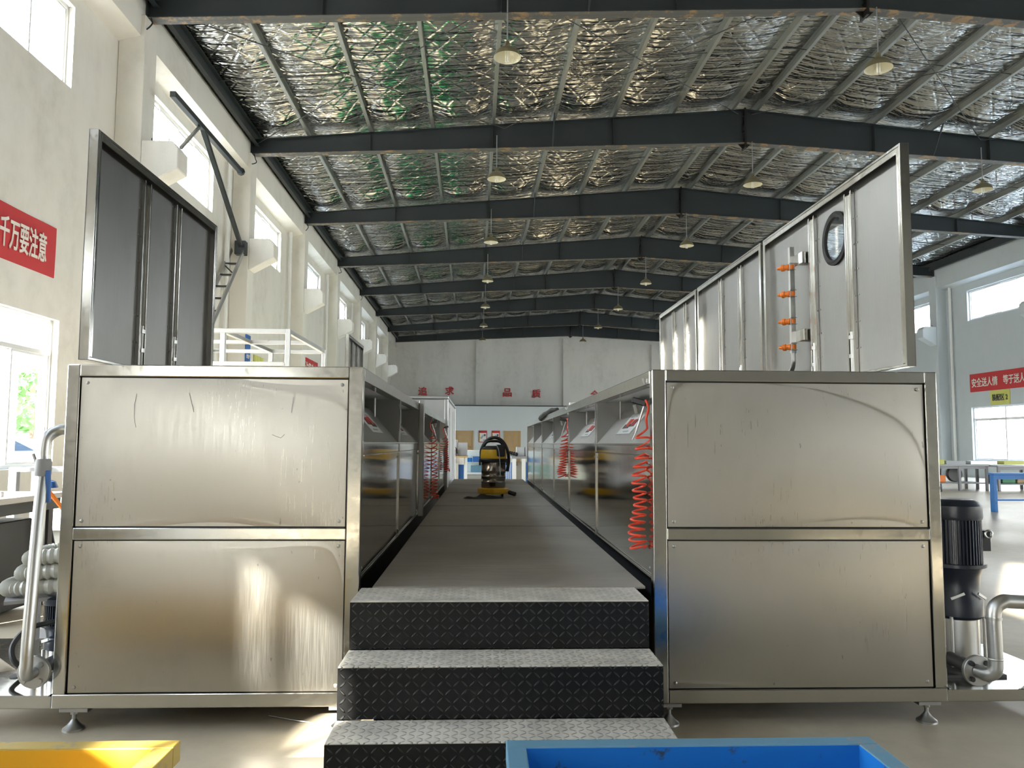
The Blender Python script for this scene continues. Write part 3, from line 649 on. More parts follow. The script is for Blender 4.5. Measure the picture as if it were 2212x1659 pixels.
    # levelling feet
    for y in [Y0+.03]+[q-.03 for q in ys[2::2]]:
        for x in (xi+s*.07, xo-s*.085):
            b = MB(); b.box(x-.05, x+.07 if s < 0 else x+.05, y-.03, y+.045, ZB-.014, ZB); b.lathe([(.016,ZB-.03),(.016,ZB-.014)], (x,y,0), n=6)
            b.lathe([(.045,0),(.044,.008),(.028,.02),(.018,.032),(.009,.045),(.009,ZB-.014)], (x,y,0), n=20); b.build('levelling_foot', M['cast'], o)
    # open lids
    for k, ya, yb, xl, zt, ribs, extra in lids:
        f = -s                                        # face towards the walkway
        root = bpy.data.objects.new('open_lid', None); COL.objects.link(root); root.parent = o; root.location = Vector((xl, ya, 1.6))-o.location
        zb = 1.60; t = .04
        b = MB(); x0 = xl+f*.0
        if extra:      # porthole opening: sheet built round the hole
            pyc, pzc, pr = extra; n = 40
            ring = [(pyc+pr*math.cos(2*math.pi*i/n), pzc+pr*math.sin(2*math.pi*i/n)) for i in range(n)]
            def outr(i):
                a_ = 2*math.pi*i/n; dx, dz = math.cos(a_), math.sin(a_); ts = []
                if dx > 1e-6: ts.append((yb-pyc)/dx)
                if dx < -1e-6: ts.append((ya-pyc)/dx)
                if dz > 1e-6: ts.append((zt-pzc)/dz)
                if dz < -1e-6: ts.append((zb-pzc)/dz)
                q = min(ts); return (pyc+dx*q, pzc+dz*q)
            outer = [outr(i) for i in range(n)]
            crn = [(ya,zb),(yb,zb),(yb,zt),(ya,zt)]
            for xx, rv in ((x0, 0), (x0-f*.004, 1)):
                vs = [(xx,)+p for p in ring]+[(xx,)+p for p in outer]+[(xx,)+p for p in crn]; fs = [[i, (i+1) % n, n+(i+1) % n, n+i] for i in range(n)]
                for ci, (cy_, cz_) in enumerate(crn):
                    for i in range(n):
                        p, q = outer[i], outer[(i+1) % n]
                        onp = (abs(p[0]-cy_) < 1e-6, abs(p[1]-cz_) < 1e-6); onq = (abs(q[0]-cy_) < 1e-6, abs(q[1]-cz_) < 1e-6)
                        if (onp[0] and onq[1] and not onp[1]) or (onp[1] and onq[0] and not onp[0]): fs.append([n+i, n+(i+1) % n, 2*n+ci])
                b.add(vs, fs)
        else: b.box(x0-f*.004, x0, ya, yb, zb, zt)
        b.build('sheet', M['lid'], root)
        b = MB(); b.box(x0-f*.004, x0+f*t, ya, ya+.014, zb, zt); b.box(x0-f*.004, x0+f*t, yb-.014, yb, zb, zt); b.box(x0-f*.004, x0+f*t, ya+.014, yb-.014, zt-.014, zt); b.box(x0-f*.004, x0+f*t, ya+.014, yb-.014, zb, zb+.014)
        b.box(x0+f*(t-.004), x0+f*t, ya+.014, ya+.035, zb+.014, zt-.014); b.box(x0+f*(t-.004), x0+f*t, yb-.035, yb-.014, zb+.014, zt-.014); b.box(x0+f*(t-.004), x0+f*t, ya+.035, yb-.035, zt-.045, zt-.014)
        b.build('rim', M['frame'], root, .002)
        for y in ribs:
            b = MB(); b.box(x0, x0+f*.022, y-.04, y-.028, zb+.014, zt-.05); b.box(x0, x0+f*.022, y+.028, y+.04, zb+.014, zt-.05); b.box(x0, x0+f*.008, y-.028, y+.028, zb+.014, zt-.05)
            b.build('stiffener', M['frame'], root, .002)
            b = MB(); b.tube([(x0+f*.016, y, zb), (x0+f*.016, y, zb+.24)], .009, 8)
            for z in (.10, .20): b.lathe([(.018,0),(.018,.02)], (x0+f*.016, y, zb+z), n=10)
            b.build('hinge_pin', M['pipe'], root)
            for z in range(7): b = MB(); b.lathe([(.005,0),(.004,.004)], (x0, y-.06, zb+.15+z*.14), (f,0,0), 8); b.build('rivet', M['cast'], root)
        if extra:
            b = MB(); n = 48; prof = [(pr-.004,-.006),(pr-.004,.012),(pr+.012,.018),(pr+.026,.012),(pr+.026,0)]
            b.lathe(prof, (x0, pyc, pzc), (f,0,0), n, caps=False); b.build('porthole_gasket', M['rubber'], root)
            b = MB(); b.lathe([(pr,0),(pr,.003)], (x0, pyc, pzc), (f,0,0), n); b.build('porthole_glass', M['glass'], root)
            # spray bar with orange nozzles
            yb_ = 4.62; xs = x0+f*.07; b = MB(); b.box(xs-.014, xs+.014, yb_-.014, yb_+.014, 1.80, 2.46)
            b.tube(bez([(xs, yb_, 1.81), (xs, yb_, 1.74), (xs, yb_+.05, 1.69), (xs, yb_+.2, 1.67), (xs, yb_+.38, 1.66), (xs-f*.02, yb_+.5, 1.62)]), .014, 10); b.build('spray_bar', M['pipe'], root)
            for z in (2.335, 2.168, 1.997, 1.838):
                b = MB(); c = (xs, yb_+.005, z); b.lathe([(.02,0),(.02,.012),(.016,.014),(.016,.03),(.021,.032),(.021,.048),(.012,.055),(.008,.075)], (xs+f*.012, yb_+.0, z), (f*.75,.66,0), 12)
                b.lathe([(.019,-.014),(.019,.014)], (xs, yb_, z), (0,0,1), 12); b.build('nozzle', M['orange'], root)
                b = MB(); b.tube([(xs-f*.016, yb_-.03, z-.02), (xs+f*.02, yb_-.02, z-.022), (xs+f*.02, yb_-.02, z+.022), (xs-f*.016, yb_-.03, z+.02)], .0025, 6); b.build('nozzle_clip', M['pipe'], root)
            for z in (2.37, 1.90):
                b = MB(); b.box(x0, x0+f*.05, yb_-.12, yb_-.05, z-.035, z+.035); b.box(x0+f*.05, x0+f*.056, yb_-.13, yb_+.02, z-.035, z+.035); b.build('clamp_bracket', M['frame'], root, .002)
    return o
YL = [3.46, 5.06, 6.62, 8.4, 9.95, 11.4]; YR = [3.46, 5.22, 6.85, 8.3, 9.9, 11.45, 13.0]
mL = machine('washing_machine', 'long stainless steel machine carrying the dark open lid, on the window side', -.532, -1.832, YL, False,
    [(0, 3.47, 5.05, -1.79, 2.657, (4.05, 4.47), None), (4, 10.1, 11.38, -1.79, 2.66, (10.55, 10.95), None)])
mR = machine('washing_machine', 'long stainless steel machine with three light open lids in a row', .774, 2.10, YR, True,
    [(0, 3.42, 5.17, 1.98, 2.65, (3.98, 4.44), (4.165, 2.395, .125)), (1, 5.22, 6.80, 1.98, 2.65, (5.72, 6.2), None), (2, 6.85, 8.28, 1.98, 2.65, (7.3, 7.75), None)])
# scratches on the near upper panel of the left machine
pnl = [c for c in mL.children if c.name.startswith('end_panel')][0]
for pts in ([(-1.528,1.45),(-1.536,1.40),(-1.535,1.345),(-1.526,1.30)], [(-1.30,1.455),(-1.29,1.42),(-1.276,1.37)], [(-.93,1.272),(-.905,1.262),(-.89,1.258),(-.875,1.274)], [(-.84,1.44),(-.845,1.40),(-.848,1.37)]):
    b = MB(); b.tube([(x, Y0+.0035, z) for x, z in pts], .0008, 5); b.build('scratch', M['dark_grey'], pnl)
# dark square post standing at the second bay of the left machine
b = MB(); b.box(-.532, -.49, 6.58, 6.64, .62, 1.6); b.build('square_post', M['cast'], mL, .004)
# pump shelves welded to the outer sides
for par, x0, x1 in ((mL, -2.75, -1.834), (mR, 2.102, 2.75)):
    b = MB(); b.box(x0, x1, Y0, Y0+.05, ZB, ZB+.055); b.box(x0, x0+.05, Y0+.05, 4.4, ZB, ZB+.055) if x0 < 0 else b.box(x1-.05, x1, Y0+.05, 4.4, ZB, ZB+.055); b.box(x0, x1, 4.4, 4.45, ZB, ZB+.055)
    b.build('shelf_frame', M['frame'], par, .004)
    b = MB()
    if x0 < 0: b.prism([(x1, Y0-.02), (x1, 4.4), (x0, 4.4), (-2.2, 3.83), (-2.6, Y0-.0)], 2, ZB+.056, ZB+.062)
    else: b.prism([(x0, Y0-.03), (2.40, Y0-.03), (x1, Y0+.25), (x1, 4.4), (x0, 4.4)], 2, ZB+.056, ZB+.062)
    b.build('shelf_plate', M['frame'], par)

# ---- stainless tube frame standing on the left machine
o = thing('tube_frame', 'open frame of bright square steel tube standing behind the dark open lid', 'tube frame', (-2.8, 8.8, 0))
t = .045
def tb(nm, x0, x1, y0, y1, z0, z1): b = MB(); b.box(x0, x1, y0, y1, z0, z1); return b.build(nm, M['bright'], o, .003)
tx0, tx1, tx2 = -3.4, -2.66, -2.0
for y in (7.95, 8.85, 9.75): tb('cross_rail', tx0-t/2, tx2-t/2, y-t/2, y+t/2, 2.40-t, 2.40)
for y in (7.95, 9.75):
    for z in (2.06, 1.0): tb('cross_rail', tx0-t/2, tx2-t/2, y-t/2, y+t/2, z-t, z)
for x in (tx0, tx1, tx2): tb('side_rail', x-t/2, x+t/2, 7.95+t/2, 9.75-t/2, 2.40-t, 2.40-.002)
for x in (tx0, tx1, tx2):
    for y in (7.95, 9.75): tb('post', x-t/2-.001, x+t/2+.001, y-t/2-.001, y+t/2+.001, 0, 2.40-t if x != tx2 else 2.402)
# ---- tall grey cabinet behind the left machine
o = thing('tall_cabinet', 'tall plain grey metal cabinet at the far end of the dark-lid machine', 'cabinet', (-1.16, 13.3, 0))
b = MB(); b.box(-1.80, -.52, 11.62, 15.0, .1, 1.90); b.build('body', M['grey_steel'], o, .01)
b = MB(); b.box(-1.82, -.50, 11.60, 15.02, 1.90, 1.94); b.box(-.56, -.505, 11.605, 11.66, .1, 1.9); b.box(-.56, -.505, 14.95, 15.01, .1, 1.9); b.build('edge_frame', M['grey_steel'], o, .006)
b = MB()
for x in (-1.7, -.6):
    for y in (11.8, 14.8): b.lathe([(.04,0),(.03,.03),(.015,.04),(.015,.1)], (x, y, 0), n=12)
b.build('levelling_foot', M['cast'], o)
b = MB(); b.box(-.516, -.512, 12.4, 12.41, .2, 1.8); b.box(-.516, -.512, 13.9, 13.91, .2, 1.8); b.build('door_gap', M['dark'], o)

# ---- steps and raised walkway
o = thing('steel_steps', 'black chequer-plate steps with dusty treads leading up to the walkway', 'steps', (.08, 3.1, 0))
SX0, SX1 = -.525, .692
st = [(.60, 3.19, 3.475), (.41, 2.945, 3.175), (.22, 2.72, 2.935)]
for z, yf, yb in st:
    b = MB(); b.box(SX0, SX1, yf-.004, yb+.0, z-.006, z); b.build('tread', M['tread'], o, .003)
    b = MB(); b.box(SX0, SX1, yf-.002, yf+.006, z-.19 if z > .3 else 0, z-.006); b.build('riser', M['riser'], o)
for x0, x1 in ((SX0, SX0+.006), (SX1-.006, SX1)):
    b = MB(); b.prism([(3.475,0),(3.475,.594),(3.196,.594),(3.196,.404),(2.951,.404),(2.951,.214),(2.726,.214),(2.726,0)], 0, x0, x1); b.build('side_plate', M['riser'], o)
o = thing('raised_walkway', 'long dusty raised walkway between the two steel machines', 'walkway', (.13, 8.6, 0))
sy = [3.48, 6.0, 7.9, 9.95, 11.9, 13.75]
for k in range(5):
    b = MB(); b.box(-.478, .742, sy[k]+(.006 if k == 0 else .02), sy[k+1]-.02, .590, .602); b.build('deck_plate', M['deck'], o, .002)
b = MB()
for y in sy: b.box(-.44, .70, y-.02+.02, y+.02+.02, .54, .589)
b.box(-.46, -.42, 3.5, 13.75, .50, .54); b.box(.68, .72, 3.5, 13.75, .50, .54); b.build('support_frame', M['dark'], o)
for k in range(6):
    for x in (-.44, .70): b = MB(); b.box(x-.02, x+.02, sy[k]+.0, sy[k]+.04, 0, .50); b.build('leg', M['dark'], o)

# ---- wet and dry vacuum cleaner on the walkway
vx, vy, vz = .148, 9.32, .602
o = thing('vacuum_cleaner', 'yellow and steel drum vacuum cleaner standing on the walkway', 'vacuum cleaner', (vx, vy, vz)); c = (vx, vy, vz)
b = MB(); b.lathe([(.16,.03),(.186,.035),(.19,.06),(.188,.10),(.15,.105)], c, n=8, smooth=False); b.build('trolley_base', M['vac_yellow'], o, .008)
for k in range(4):
    a = math.pi/4+k*math.pi/2; p = (vx+.15*math.cos(a), vy+.15*math.sin(a)); b = MB(); b.lathe([(.015,-.012),(.03,-.01),(.03,.01),(.015,.012)], (p[0], p[1], vz+.03), (1,0,0), 14); b.box(p[0]-.016, p[0]+.016, p[1]-.012, p[1]+.012, vz+.03, vz+.07); b.build('caster', M['black'], o)
b = MB(); pr = [(.14,.10),(.146,.11),(.146,.17),(.149,.175),(.146,.18),(.146,.235),(.149,.24),(.146,.245),(.146,.30),(.149,.305),(.146,.31),(.146,.41)]; b.lathe(pr, c, n=36); b.build('drum', M['barrel'], o)
b = MB(); b.lathe([(.146,.405),(.158,.41),(.16,.44),(.15,.455)], c, n=32); b.box(vx-.175, vx-.15, vy-.03, vy+.03, vz+.37, vz+.45); b.box(vx+.15, vx+.175, vy-.03, vy+.03, vz+.37, vz+.45); b.build('clamp_ring', M['black'], o, .004)
b = MB(); b.lathe([(.155,.452),(.158,.47),(.152,.54),(.146,.56)], c, n=32); b.build('motor_head', M['vac_yellow'], o)
b = MB(); b.lathe([(.147,.555),(.14,.575),(.10,.60),(.07,.605)], c, n=28); b.box(vx+.03, vx+.135, vy-.155, vy-.06, vz+.475, vz+.62); b.build('head_cover', M['black'], o, .012)
b = MB(); b.tube(bez([(vx-.12,vy,vz+.57),(vx-.10,vy,vz+.63),(vx-.05,vy,vz+.66),(vx+.05,vy,vz+.66),(vx+.1,vy,vz+.63),(vx+.11,vy,vz+.57)]), .016, 10); b.build('carry_handle', M['black'], o)
hp = bez([(vx-.15,vy+.10,vz+.45),(vx-.145,vy+.12,vz+.56),(vx-.08,vy+.13,vz+.67),(vx+.02,vy+.12,vz+.705),(vx+.11,vy+.10,vz+.66),(vx+.17,vy+.07,vz+.55),(vx+.185,vy+.04,vz+.42),(vx+.165,vy+.0,vz+.30)], 12)
b = MB(); b.tube(hp, [.019+.0022*(i % 2) for i in range(len(hp))], 10); b.build('suction_hose', M['black'], o)
b = MB(); b.tube(bez([(vx+.03,vy-.152,vz+.62),(vx+.06,vy-.165,vz+.55),(vx+.075,vy-.165,vz+.40),(vx+.078,vy-.16,vz+.28),(vx+.09,vy-.155,vz+.25)]), .005, 6); b.build('power_cord', M['plastic_grey'], o)
b = MB(); b.tube([(vx+.19,vy-.02,vz+.05),(vx+.26,vy-.07,vz+.03)], .026, 10); b.build('floor_nozzle', M['black'], o)
# crumpled dark cloth in front of the vacuum
b = MB()
def clo(u, v):
    a = u*2*math.pi; r = v; x = .03+.24*r*math.cos(a)*(1+.25*noise.noise((math.cos(a)*2, math.sin(a)*2, 5))); y = 8.93+.10*r*math.sin(a)
    h = .004+(1-r*r)*.05*(.55+.9*noise.noise((x*9, y*11, 2)))+.012*(1-r)*noise.noise((x*30, y*30, 1))
    return (x, y, .603+max(h, .0))
b.grid(clo, 48, 14, smooth=True); tag(b.build('crumpled_rag', M['rubber'], None, loc=(.03, 8.93, .603)), 'crumpled dark rag on the walkway in front of the vacuum cleaner', 'rag')

# ---- coiled red air hoses with blow guns
def air_hose(x, y, z0, z1, s, turns, r, lab, wild=1.0):
    """s: side of the machine the hose hangs on (+1: machine lies at +x)"""
    o = thing('coiled_air_hose', lab, 'air hose', (x, y, z0), 'coiled red air hoses')
    n = turns*22; path = []
    for i in range(n+1):
        t = i/n; d = t**.82*(.62+.38*t)**0; zc = z1-(z1-z0)*(t**.80)
        rr = r*(1.0+.12*math.sin(t*9)); a = 2*math.pi*turns*t+.6; loose = (1-t)**1.5*wild
        path.append((x + rr*math.cos(a)*(1-.1*loose) + s*.03*loose + .006*math.sin(t*14), y+rr*1.0*math.sin(a), zc + rr*(.35*loose+ (.55 if t > .88 else 0)*(t-.88)*8)*math.cos(a+.6)))
    b = MB(); b.tube(path, .0052, 8); b.build('coil', M['red_hose'], o)
    gx, gz = x+s*.05, z1+.085
    b = MB(); b.tube(bez([path[0], (x+s*.045, y-.01, z1+.05), (x+s*.055, y-.01, z1+.10), (x+s*.045, y, z1+.135), (gx-s*.0, y+.01, gz+.03)]), .0055, 8); b.build('hose_tail', M['red_hose'], o)
    b = MB(); b.bar((gx-s*.065, y+.03, gz+.055), (gx-s*.0, y+.01, gz+.035), .026, .03); b.build('gun_grip', M['black'], o, .005)
    b = MB(); b.tube([(gx-s*.01, y+.01, gz+.03), (gx-s*.05, y+.02, gz-.10)], .006, 8); b.tube([(gx-s*.05, y+.02, gz-.10), (gx-s*.065, y+.024, gz-.135)], .0035, 8); b.bar((gx-s*.055,y+.03,gz+.03),(gx-s*.045,y+.03,gz-.01), .02, .012); b.build('gun_nozzle', M['pipe'], o)
    b = MB(); b.tube(bez([(gx+s*.06, y, gz+.16), (gx+s*.02, y, gz+.12), (gx-s*.012, y, gz+.13), (gx-s*.02, y, gz+.155)]), .003, 6); b.build('hanging_hook', M['pipe'], o)
air_hose(.733, 3.615, .745, 1.31, 1, 15, .034, 'large bright red coiled air hose hanging beside the steps on the open-lid machine')
air_hose(.733, 7.0, .93, 1.33, 1, 15, .036, 'red coiled air hose hanging further along the machine with the light lids')
air_hose(-.485, 8.15, .645, 1.33, -1, 17, .036, 'red coiled air hose hanging beyond the square post, reaching down to the walkway')
air_hose(-.485, 10.9, .83, 1.33, -1, 17, .036, 'red coiled air hose hanging next to the tall grey cabinet')

# ---- foreground trays
def tray(lab, x0, x1, y0, y1, z, body, rim, name):
    o = thing(name, lab, 'tray', ((x0+x1)/2, (y0+y1)/2, 0)); t = .062; h = .065
    b = MB()
    b.box(x0, x1, y1-t, y1, z-h, z); b.box(x0, x1, y0, y0+t, z-h, z); b.box(x0, x0+t, y0+t, y1-t, z-h, z); b.box(x1-t, x1, y0+t, y1-t, z-h, z); b.build('rim', M[rim], o, .004, 2)
    b = MB(); q = t-.006; zb = .10
    b.box(x0+q, x1-q, y1-t-.001, y1-q, zb, z-.004); b.box(x0+q, x1-q, y0+q, y0+t+.001, zb, z-.004); b.box(x0+q, x0+t+.001, y0+q, y1-q, zb, z-.004); b.box(x1-t-.001, x1-q, y0+q, y1-q, zb, z-.004); b.box(x0+q, x1-q, y0+q, y1-q, zb, zb+.006)
    b.build('tub', M[body], o)
    for x in (x0+.12, x1-.12):
        for y in (y0+.12, y1-.12): b = MB(); b.lathe([(.02,-.018),(.045,-.015),(.045,.015),(.02,.018)], (x, y, .045), (1,0,0), 16); b.box(x-.03, x+.03, y-.03, y+.03, .05, .10); b.build('caster', M['black'], o)
    return o
tray('yellow painted steel tray at the bottom left corner of the photo', -2.3, -.945, 1.2, 2.56, .295, 'yellow', 'yellow_rim', 'metal_tray')
tray('blue painted steel tray with a worn pale rim in front of the steps', .087, 1.28, 1.2, 2.56, .285, 'blue', 'blue_rim', 'metal_tray')

# ---- pumps, pipes and flanges at the machine ends
def flange(b, c, r):
    b.lathe([(r*.55,.02),(r,.02),(r,0),(r*.3,0)], c, (0,1,0), 32)
def pump(x, y, top, bot, r, lab, parent_loc):
    o = thing('pump', lab, 'pump', (x, y, bot)); c = (x, y, 0); H = top-bot; z = lambda q: bot+H*q
    b = MB(); b.lathe([(r*1.03,z(.885)),(r*1.06,z(.90)),(r*1.04,z(.965)),(r*.90,z(.99)),(r*.75,z(1)),(r*.2,z(1.0))], c, n=32); b.build('fan_cowl', M['motor'], o)
    b = MB(); n = 44; prof = []
    for i in range(n): a0 = 2*math.pi*i/n; a1 = a0+math.pi/n*.8; a2 = a0+math.pi/n; a3 = a0+math.pi/n*1.8; prof += [(x+r*math.cos(a0), y+r*math.sin(a0)), (x+r*math.cos(a1), y+r*math.sin(a1)), (x+.9*r*math.cos(a2), y+.9*r*math.sin(a2)), (x+.9*r*math.cos(a3), y+.9*r*math.sin(a3))]
    b.prism(prof, 2, z(.63), z(.885)); b.box(x+r*.55, x+r*1.25, y-.05, y+.05, z(.70), z(.82)); b.build('motor_body', M['motor'], o)
    b = MB(); b.tube([(x+r*1.12+.018*math.cos(a), y-.06, z(.80)+.018*math.sin(a)) for a in [2*math.pi*k/14 for k in range(14)]], .005, 6, closed=True); b.build('lifting_eye', M['pipe'], o)
    b = MB(); b.lathe([(r*1.12,z(.61)),(r*1.12,z(.63)),(r*.98,z(.632))], c, n=32); b.lathe([(r*.86,z(.315)),(r*.95,z(.33)),(r*.95,z(.42)),(r*.82,z(.47)),(r*.88,z(.56)),(r*1.0,z(.605))], c, n=32); b.build('coupling_bracket', M['motor'], o)
    for sx_ in (-1, 1): b = MB(); b.bar((x+sx_*r*.28, y-r*.98, z(.47)), (x+sx_*r*.72, y-r*.78, z(.435)), .006, .012); b.build('guard_edge', M['pipe'], o)
    b = MB(); b.lathe([(r*.78,z(.04)),(r*.78,z(.31))], c, n=32)
    for k in range(4): a = math.pi/4+k*math.pi/2; b.tube([(x+r*.95*math.cos(a), y+r*.95*math.sin(a), z(.04)), (x+r*.95*math.cos(a), y+r*.95*math.sin(a), z(.33))], .008, 8)
    b.build('stage_casing', M['pipe'], o)
    b = MB(); b.lathe([(r*1.15,z(0)),(r*1.15,z(.03)),(r*.9,z(.06))], c, n=28); b.box(x-r*1.3, x+r*1.3, y-r, y+r, bot, bot+.012); b.build('pump_foot', M['dark_grey'], o)
    return o
pb_ = ZB+.062
pump(2.318, 3.72, .978, pb_, .118, 'navy blue vertical pump standing on the shelf beside the light-lid machine', None)
def pipe_run(name, lab, pts, r, fl, extra=None):
    o = thing(name, lab, 'pipe', fl); b = MB(); b.tube(bez(pts, 7), r, 16); b.build('pipe', M['pipe'], o)
    b = MB(); flange(b, (fl[0], fl[1], fl[2]), .067); b.build('flange', M['cast'], o, .002)
    for k in range(4):
        a = math.pi/4+k*math.pi/2; b = MB(); b.lathe([(.011,-.012),(.011,0)], (fl[0]+.048*math.cos(a), fl[1], fl[2]+.048*math.sin(a)), (0,1,0), 6 if fl[0] < 0 else 14); b.build('bolt', M['cast'] if fl[0] < 0 else M['dark'], o)
    return o
fx, fy, fz = 2.212, 3.41, .243
o = pipe_run('outlet_pipe', 'grey steel outlet pipe rising from a flange and bending away, beside the navy pump', [(fx, fy, fz), (fx+.006, fy-.05, fz), (fx+.02, fy-.075, fz+.02), (fx+.025, fy-.08, fz+.06), (fx+.024, fy-.08, .42), (fx+.024, fy-.08, .50), (fx+.035, fy-.08, .54), (fx+.07, fy-.08, .562), (fx+.10, fy-.08, .562), (fx+.175, fy-.08, .558)], .030, (fx, fy, fz))
b = MB(); b.lathe([(.0325,0),(.0325,.012)], (fx+.024, fy-.08, .485), n=18); b.lathe([(.0315,0),(.0325,.003),(.0315,.006)], (fx+.024, fy-.08, .315), n=18); b.build('weld_ring', M['cast'], o)
b = MB(); b.tube([(fx, fy+.02, fz), (fx, 3.62, fz)], .03, 12); b.build('pump_port', M['dark_grey'], o)
fx, fy, fz = -1.886, 3.41, .262
o = pipe_run('inlet_pipe', 'grey upright pipe with a flange and blue-handled valve, beside the dark-lid machine', [(fx, fy, fz), (fx+.0, fy-.04, fz), (fx+.004, fy-.06, fz+.02), (fx+.006, fy-.062, fz+.06), (fx+.004, fy-.055, .42), (fx-.012, fy-.01, .70), (fx-.03, fy+.04, .95), (fx-.047, fy+.09, 1.14), (fx-.050, fy+.095, 1.20), (fx-.043, fy+.10, 1.255), (fx-.01, fy+.12, 1.286), (fx+.03, fy+.13, 1.292), (fx+.075, fy+.14, 1.293)], .0245, (fx, fy, fz))
b = MB(); b.lathe([(.031,0),(.033,.01),(.033,.06),(.029,.075)], (fx-.045, fy+.08, 1.085), n=20); b.build('valve_body', M['grey_paint'], o)
b = MB(); b.bar((fx-.012, fy+.06, 1.11), (fx-.006, fy+.06, .97), .022, .010); b.build('valve_handle', M['blue_plastic'], o, .003)
b = MB(); b.tube([(fx, fy+.02, fz), (fx, 3.62, fz)], .03, 12); b.build('pump_port', M['dark_grey'], o)
pump(-1.96, 3.78, .52, pb_, .085, 'dark pump half hidden behind the flanged pipe on the window side shelf', None)
# pile of ribbed hose on top of it
o = thing('ribbed_hose', 'pale ribbed suction hose looped on the pump behind the upright pipe', 'hose', (-2.05, 3.85, .56))
for k, (xa, z, q) in enumerate(((-2.03, .70, .13), (-2.05, .63, .15), (-2.09, .56, .19))):
    pts = bez([(-1.86, 3.74, z+.015), (xa-.02, 3.70, z), (xa-q*.65, 3.76, z-.012), (xa-q*.8, 3.86, z-.01), (xa-q*.4, 3.95, z), (-1.86, 3.96, z+.01)], 14)
    b = MB(); b.tube(pts, [.031+.007*(1 if i % 2 else 0) for i in range(len(pts))], 14); b.build('hose_loop', M['hose_clear'], o)
b = MB(); b.bar((-2.2, 3.72, .505), (-1.86, 3.9, .515), .22, .016); b.build('dark_sheet', M['grey_paint'], o)
# black cable behind the left flange
b = MB(); b.tube(bez([(-1.93,3.66,.42),(-2.02,3.6,.40),(-2.06,3.56,.34),(-2.03,3.52,.28),(-1.98,3.55,.22),(-2.08,3.6,.19),(-2.1,3.7,.17)]), .012, 8); tag(b.build('cable', M['rubber'], None, loc=(-2.0, 3.6, .17)), 'thick black cable curling beside the flanged pipe', 'cable')

# ================================================================== WINDOW SIDE: work table, cabinets, rack
o = thing('work_table', 'heavy work table with a pale top at the left edge, under the lower window', 'table', (-3.9, 5.6, 0))
b = MB(); b.box(-4.9, -3.22, 5.2, 6.2, .805, .845); b.build('table_top', M['cream'], o, .005)
b = MB(); b.box(-4.85, -3.27, 5.23, 6.17, .72, .805); b.build('apron', M['dark_grey'], o)
for x in (-4.8, -3.33):
    for y in (5.28, 6.1): b = MB(); b.box(x-.03, x+.03, y-.03, y+.03, 0, .72); b.build('leg', M['dark_grey'], o)
for i, (x0, x1, y0, y1, z1, lab) in enumerate(((-4.4, -3.62, 5.3, 6.0, .70, 'dark steel cabinet under the work table, at the edge of the photo'), (-3.58, -3.38, 5.3, 6.0, .66, 'narrow dark drawer cabinet under the table corner with two white tags'))):
    o = thing('tool_cabinet', lab, 'cabinet', ((x0+x1)/2, 5.65, 0)); b = MB(); b.box(x0, x1, y0, y1, .02, z1); b.build('body', M['dark_grey'], o, .008)
    for z in (.15, .36):
        b = MB(); b.box(x0+.02, x1-.02, y0-.014, y0, z, z+.19); d = b.build('drawer', M['dark_grey'], o, .004)
        b = MB(); b.box(x0+.04, x0+.09, y0-.018, y0-.012, z+.11, z+.15); b.build('tag', M['white'], d)
        b = MB(); b.lathe([(.008,-.02),(.012,-.01),(.006,0)], (x1-.05, y0-.014, z+.1), (0,1,0), 10); b.build('knob', M['pipe'], d)
o = thing('measuring_tape', 'yellow and black hand tool lying on the pale table top', 'tool', (-3.42, 5.55, .845)); b = MB(); b.box(-3.5, -3.4, 5.52, 5.58, .846, .872); b.build('body', M['yellow'], o, .006); b = MB(); b.box(-3.4, -3.34, 5.53, 5.57, .846, .88); b.build('grip', M['grey_paint'], o, .005)
o = thing('steel_rack', 'grey steel rack standing against the wall behind the upright pipe', 'rack', (-3.7, 7.2, 0))
for x in (-4.15, -3.3):
    for y in (7.05, 7.4): b = MB(); b.box(x-.035, x+.035, y-.03, y+.03, 0, 1.0); b.build('post', M['grey_paint'], o, .004)
for z in (.965, .45): b = MB(); b.box(-4.115, -3.335, 7.02, 7.43, z, z+.035); b.build('shelf', M['plastic_grey'], o)
b = MB(); b.box(-3.9, -3.4, 7.1, 7.35, .486, .75); tag(b.build('grey_bin', M['grey_paint'], None, loc=(-3.65, 7.2, .486)), 'grey bin on the lower shelf of the steel rack', 'bin')
o = thing('broom', 'blue brush with a black stick standing behind the work table', 'brush', (-3.66, 6.6, 0)); b = MB(); b.tube([(-3.66,6.6,.93),(-3.74,6.6,1.13)], .012, 8); b.tube([(-3.66,6.6,.93),(-3.45,6.6,.0)], .012, 8); b.build('stick', M['black'], o); b = MB(); b.lathe([(.09,0),(.07,.05),(.02,.07)], (-3.62, 6.6, .85), n=14); b.build('head', M['blue_plastic'], o)
o = thing('hoist_strap', 'orange strap and chain hanging behind the blue valve handle', 'strap', (-2.3, 4.3, .8)); b = MB(); b.tube([(-2.42,4.35,1.02),(-2.25,4.35,.82)], .012, 8); b.build('strap', M['orange'], o)
b = MB()
for k in range(9): b.tube([(-2.42+.008*math.cos(a)*(1 if k % 2 else .3), 4.35+.008*math.cos(a)*(.3 if k % 2 else 1), 1.03-k*.026+.017*math.sin(a)) for a in [2*math.pi*q/10 for q in range(10)]], .003, 5, closed=True)
b.build('chain', M['pipe'], o)
b = MB(); b.tube([(-2.43,4.4,1.2),(-2.43,4.4,.1)], .02, 8); b.box(-2.6,-2.25,4.35,4.75,.1,.13); b.build('stand', M['grey_paint'], o)

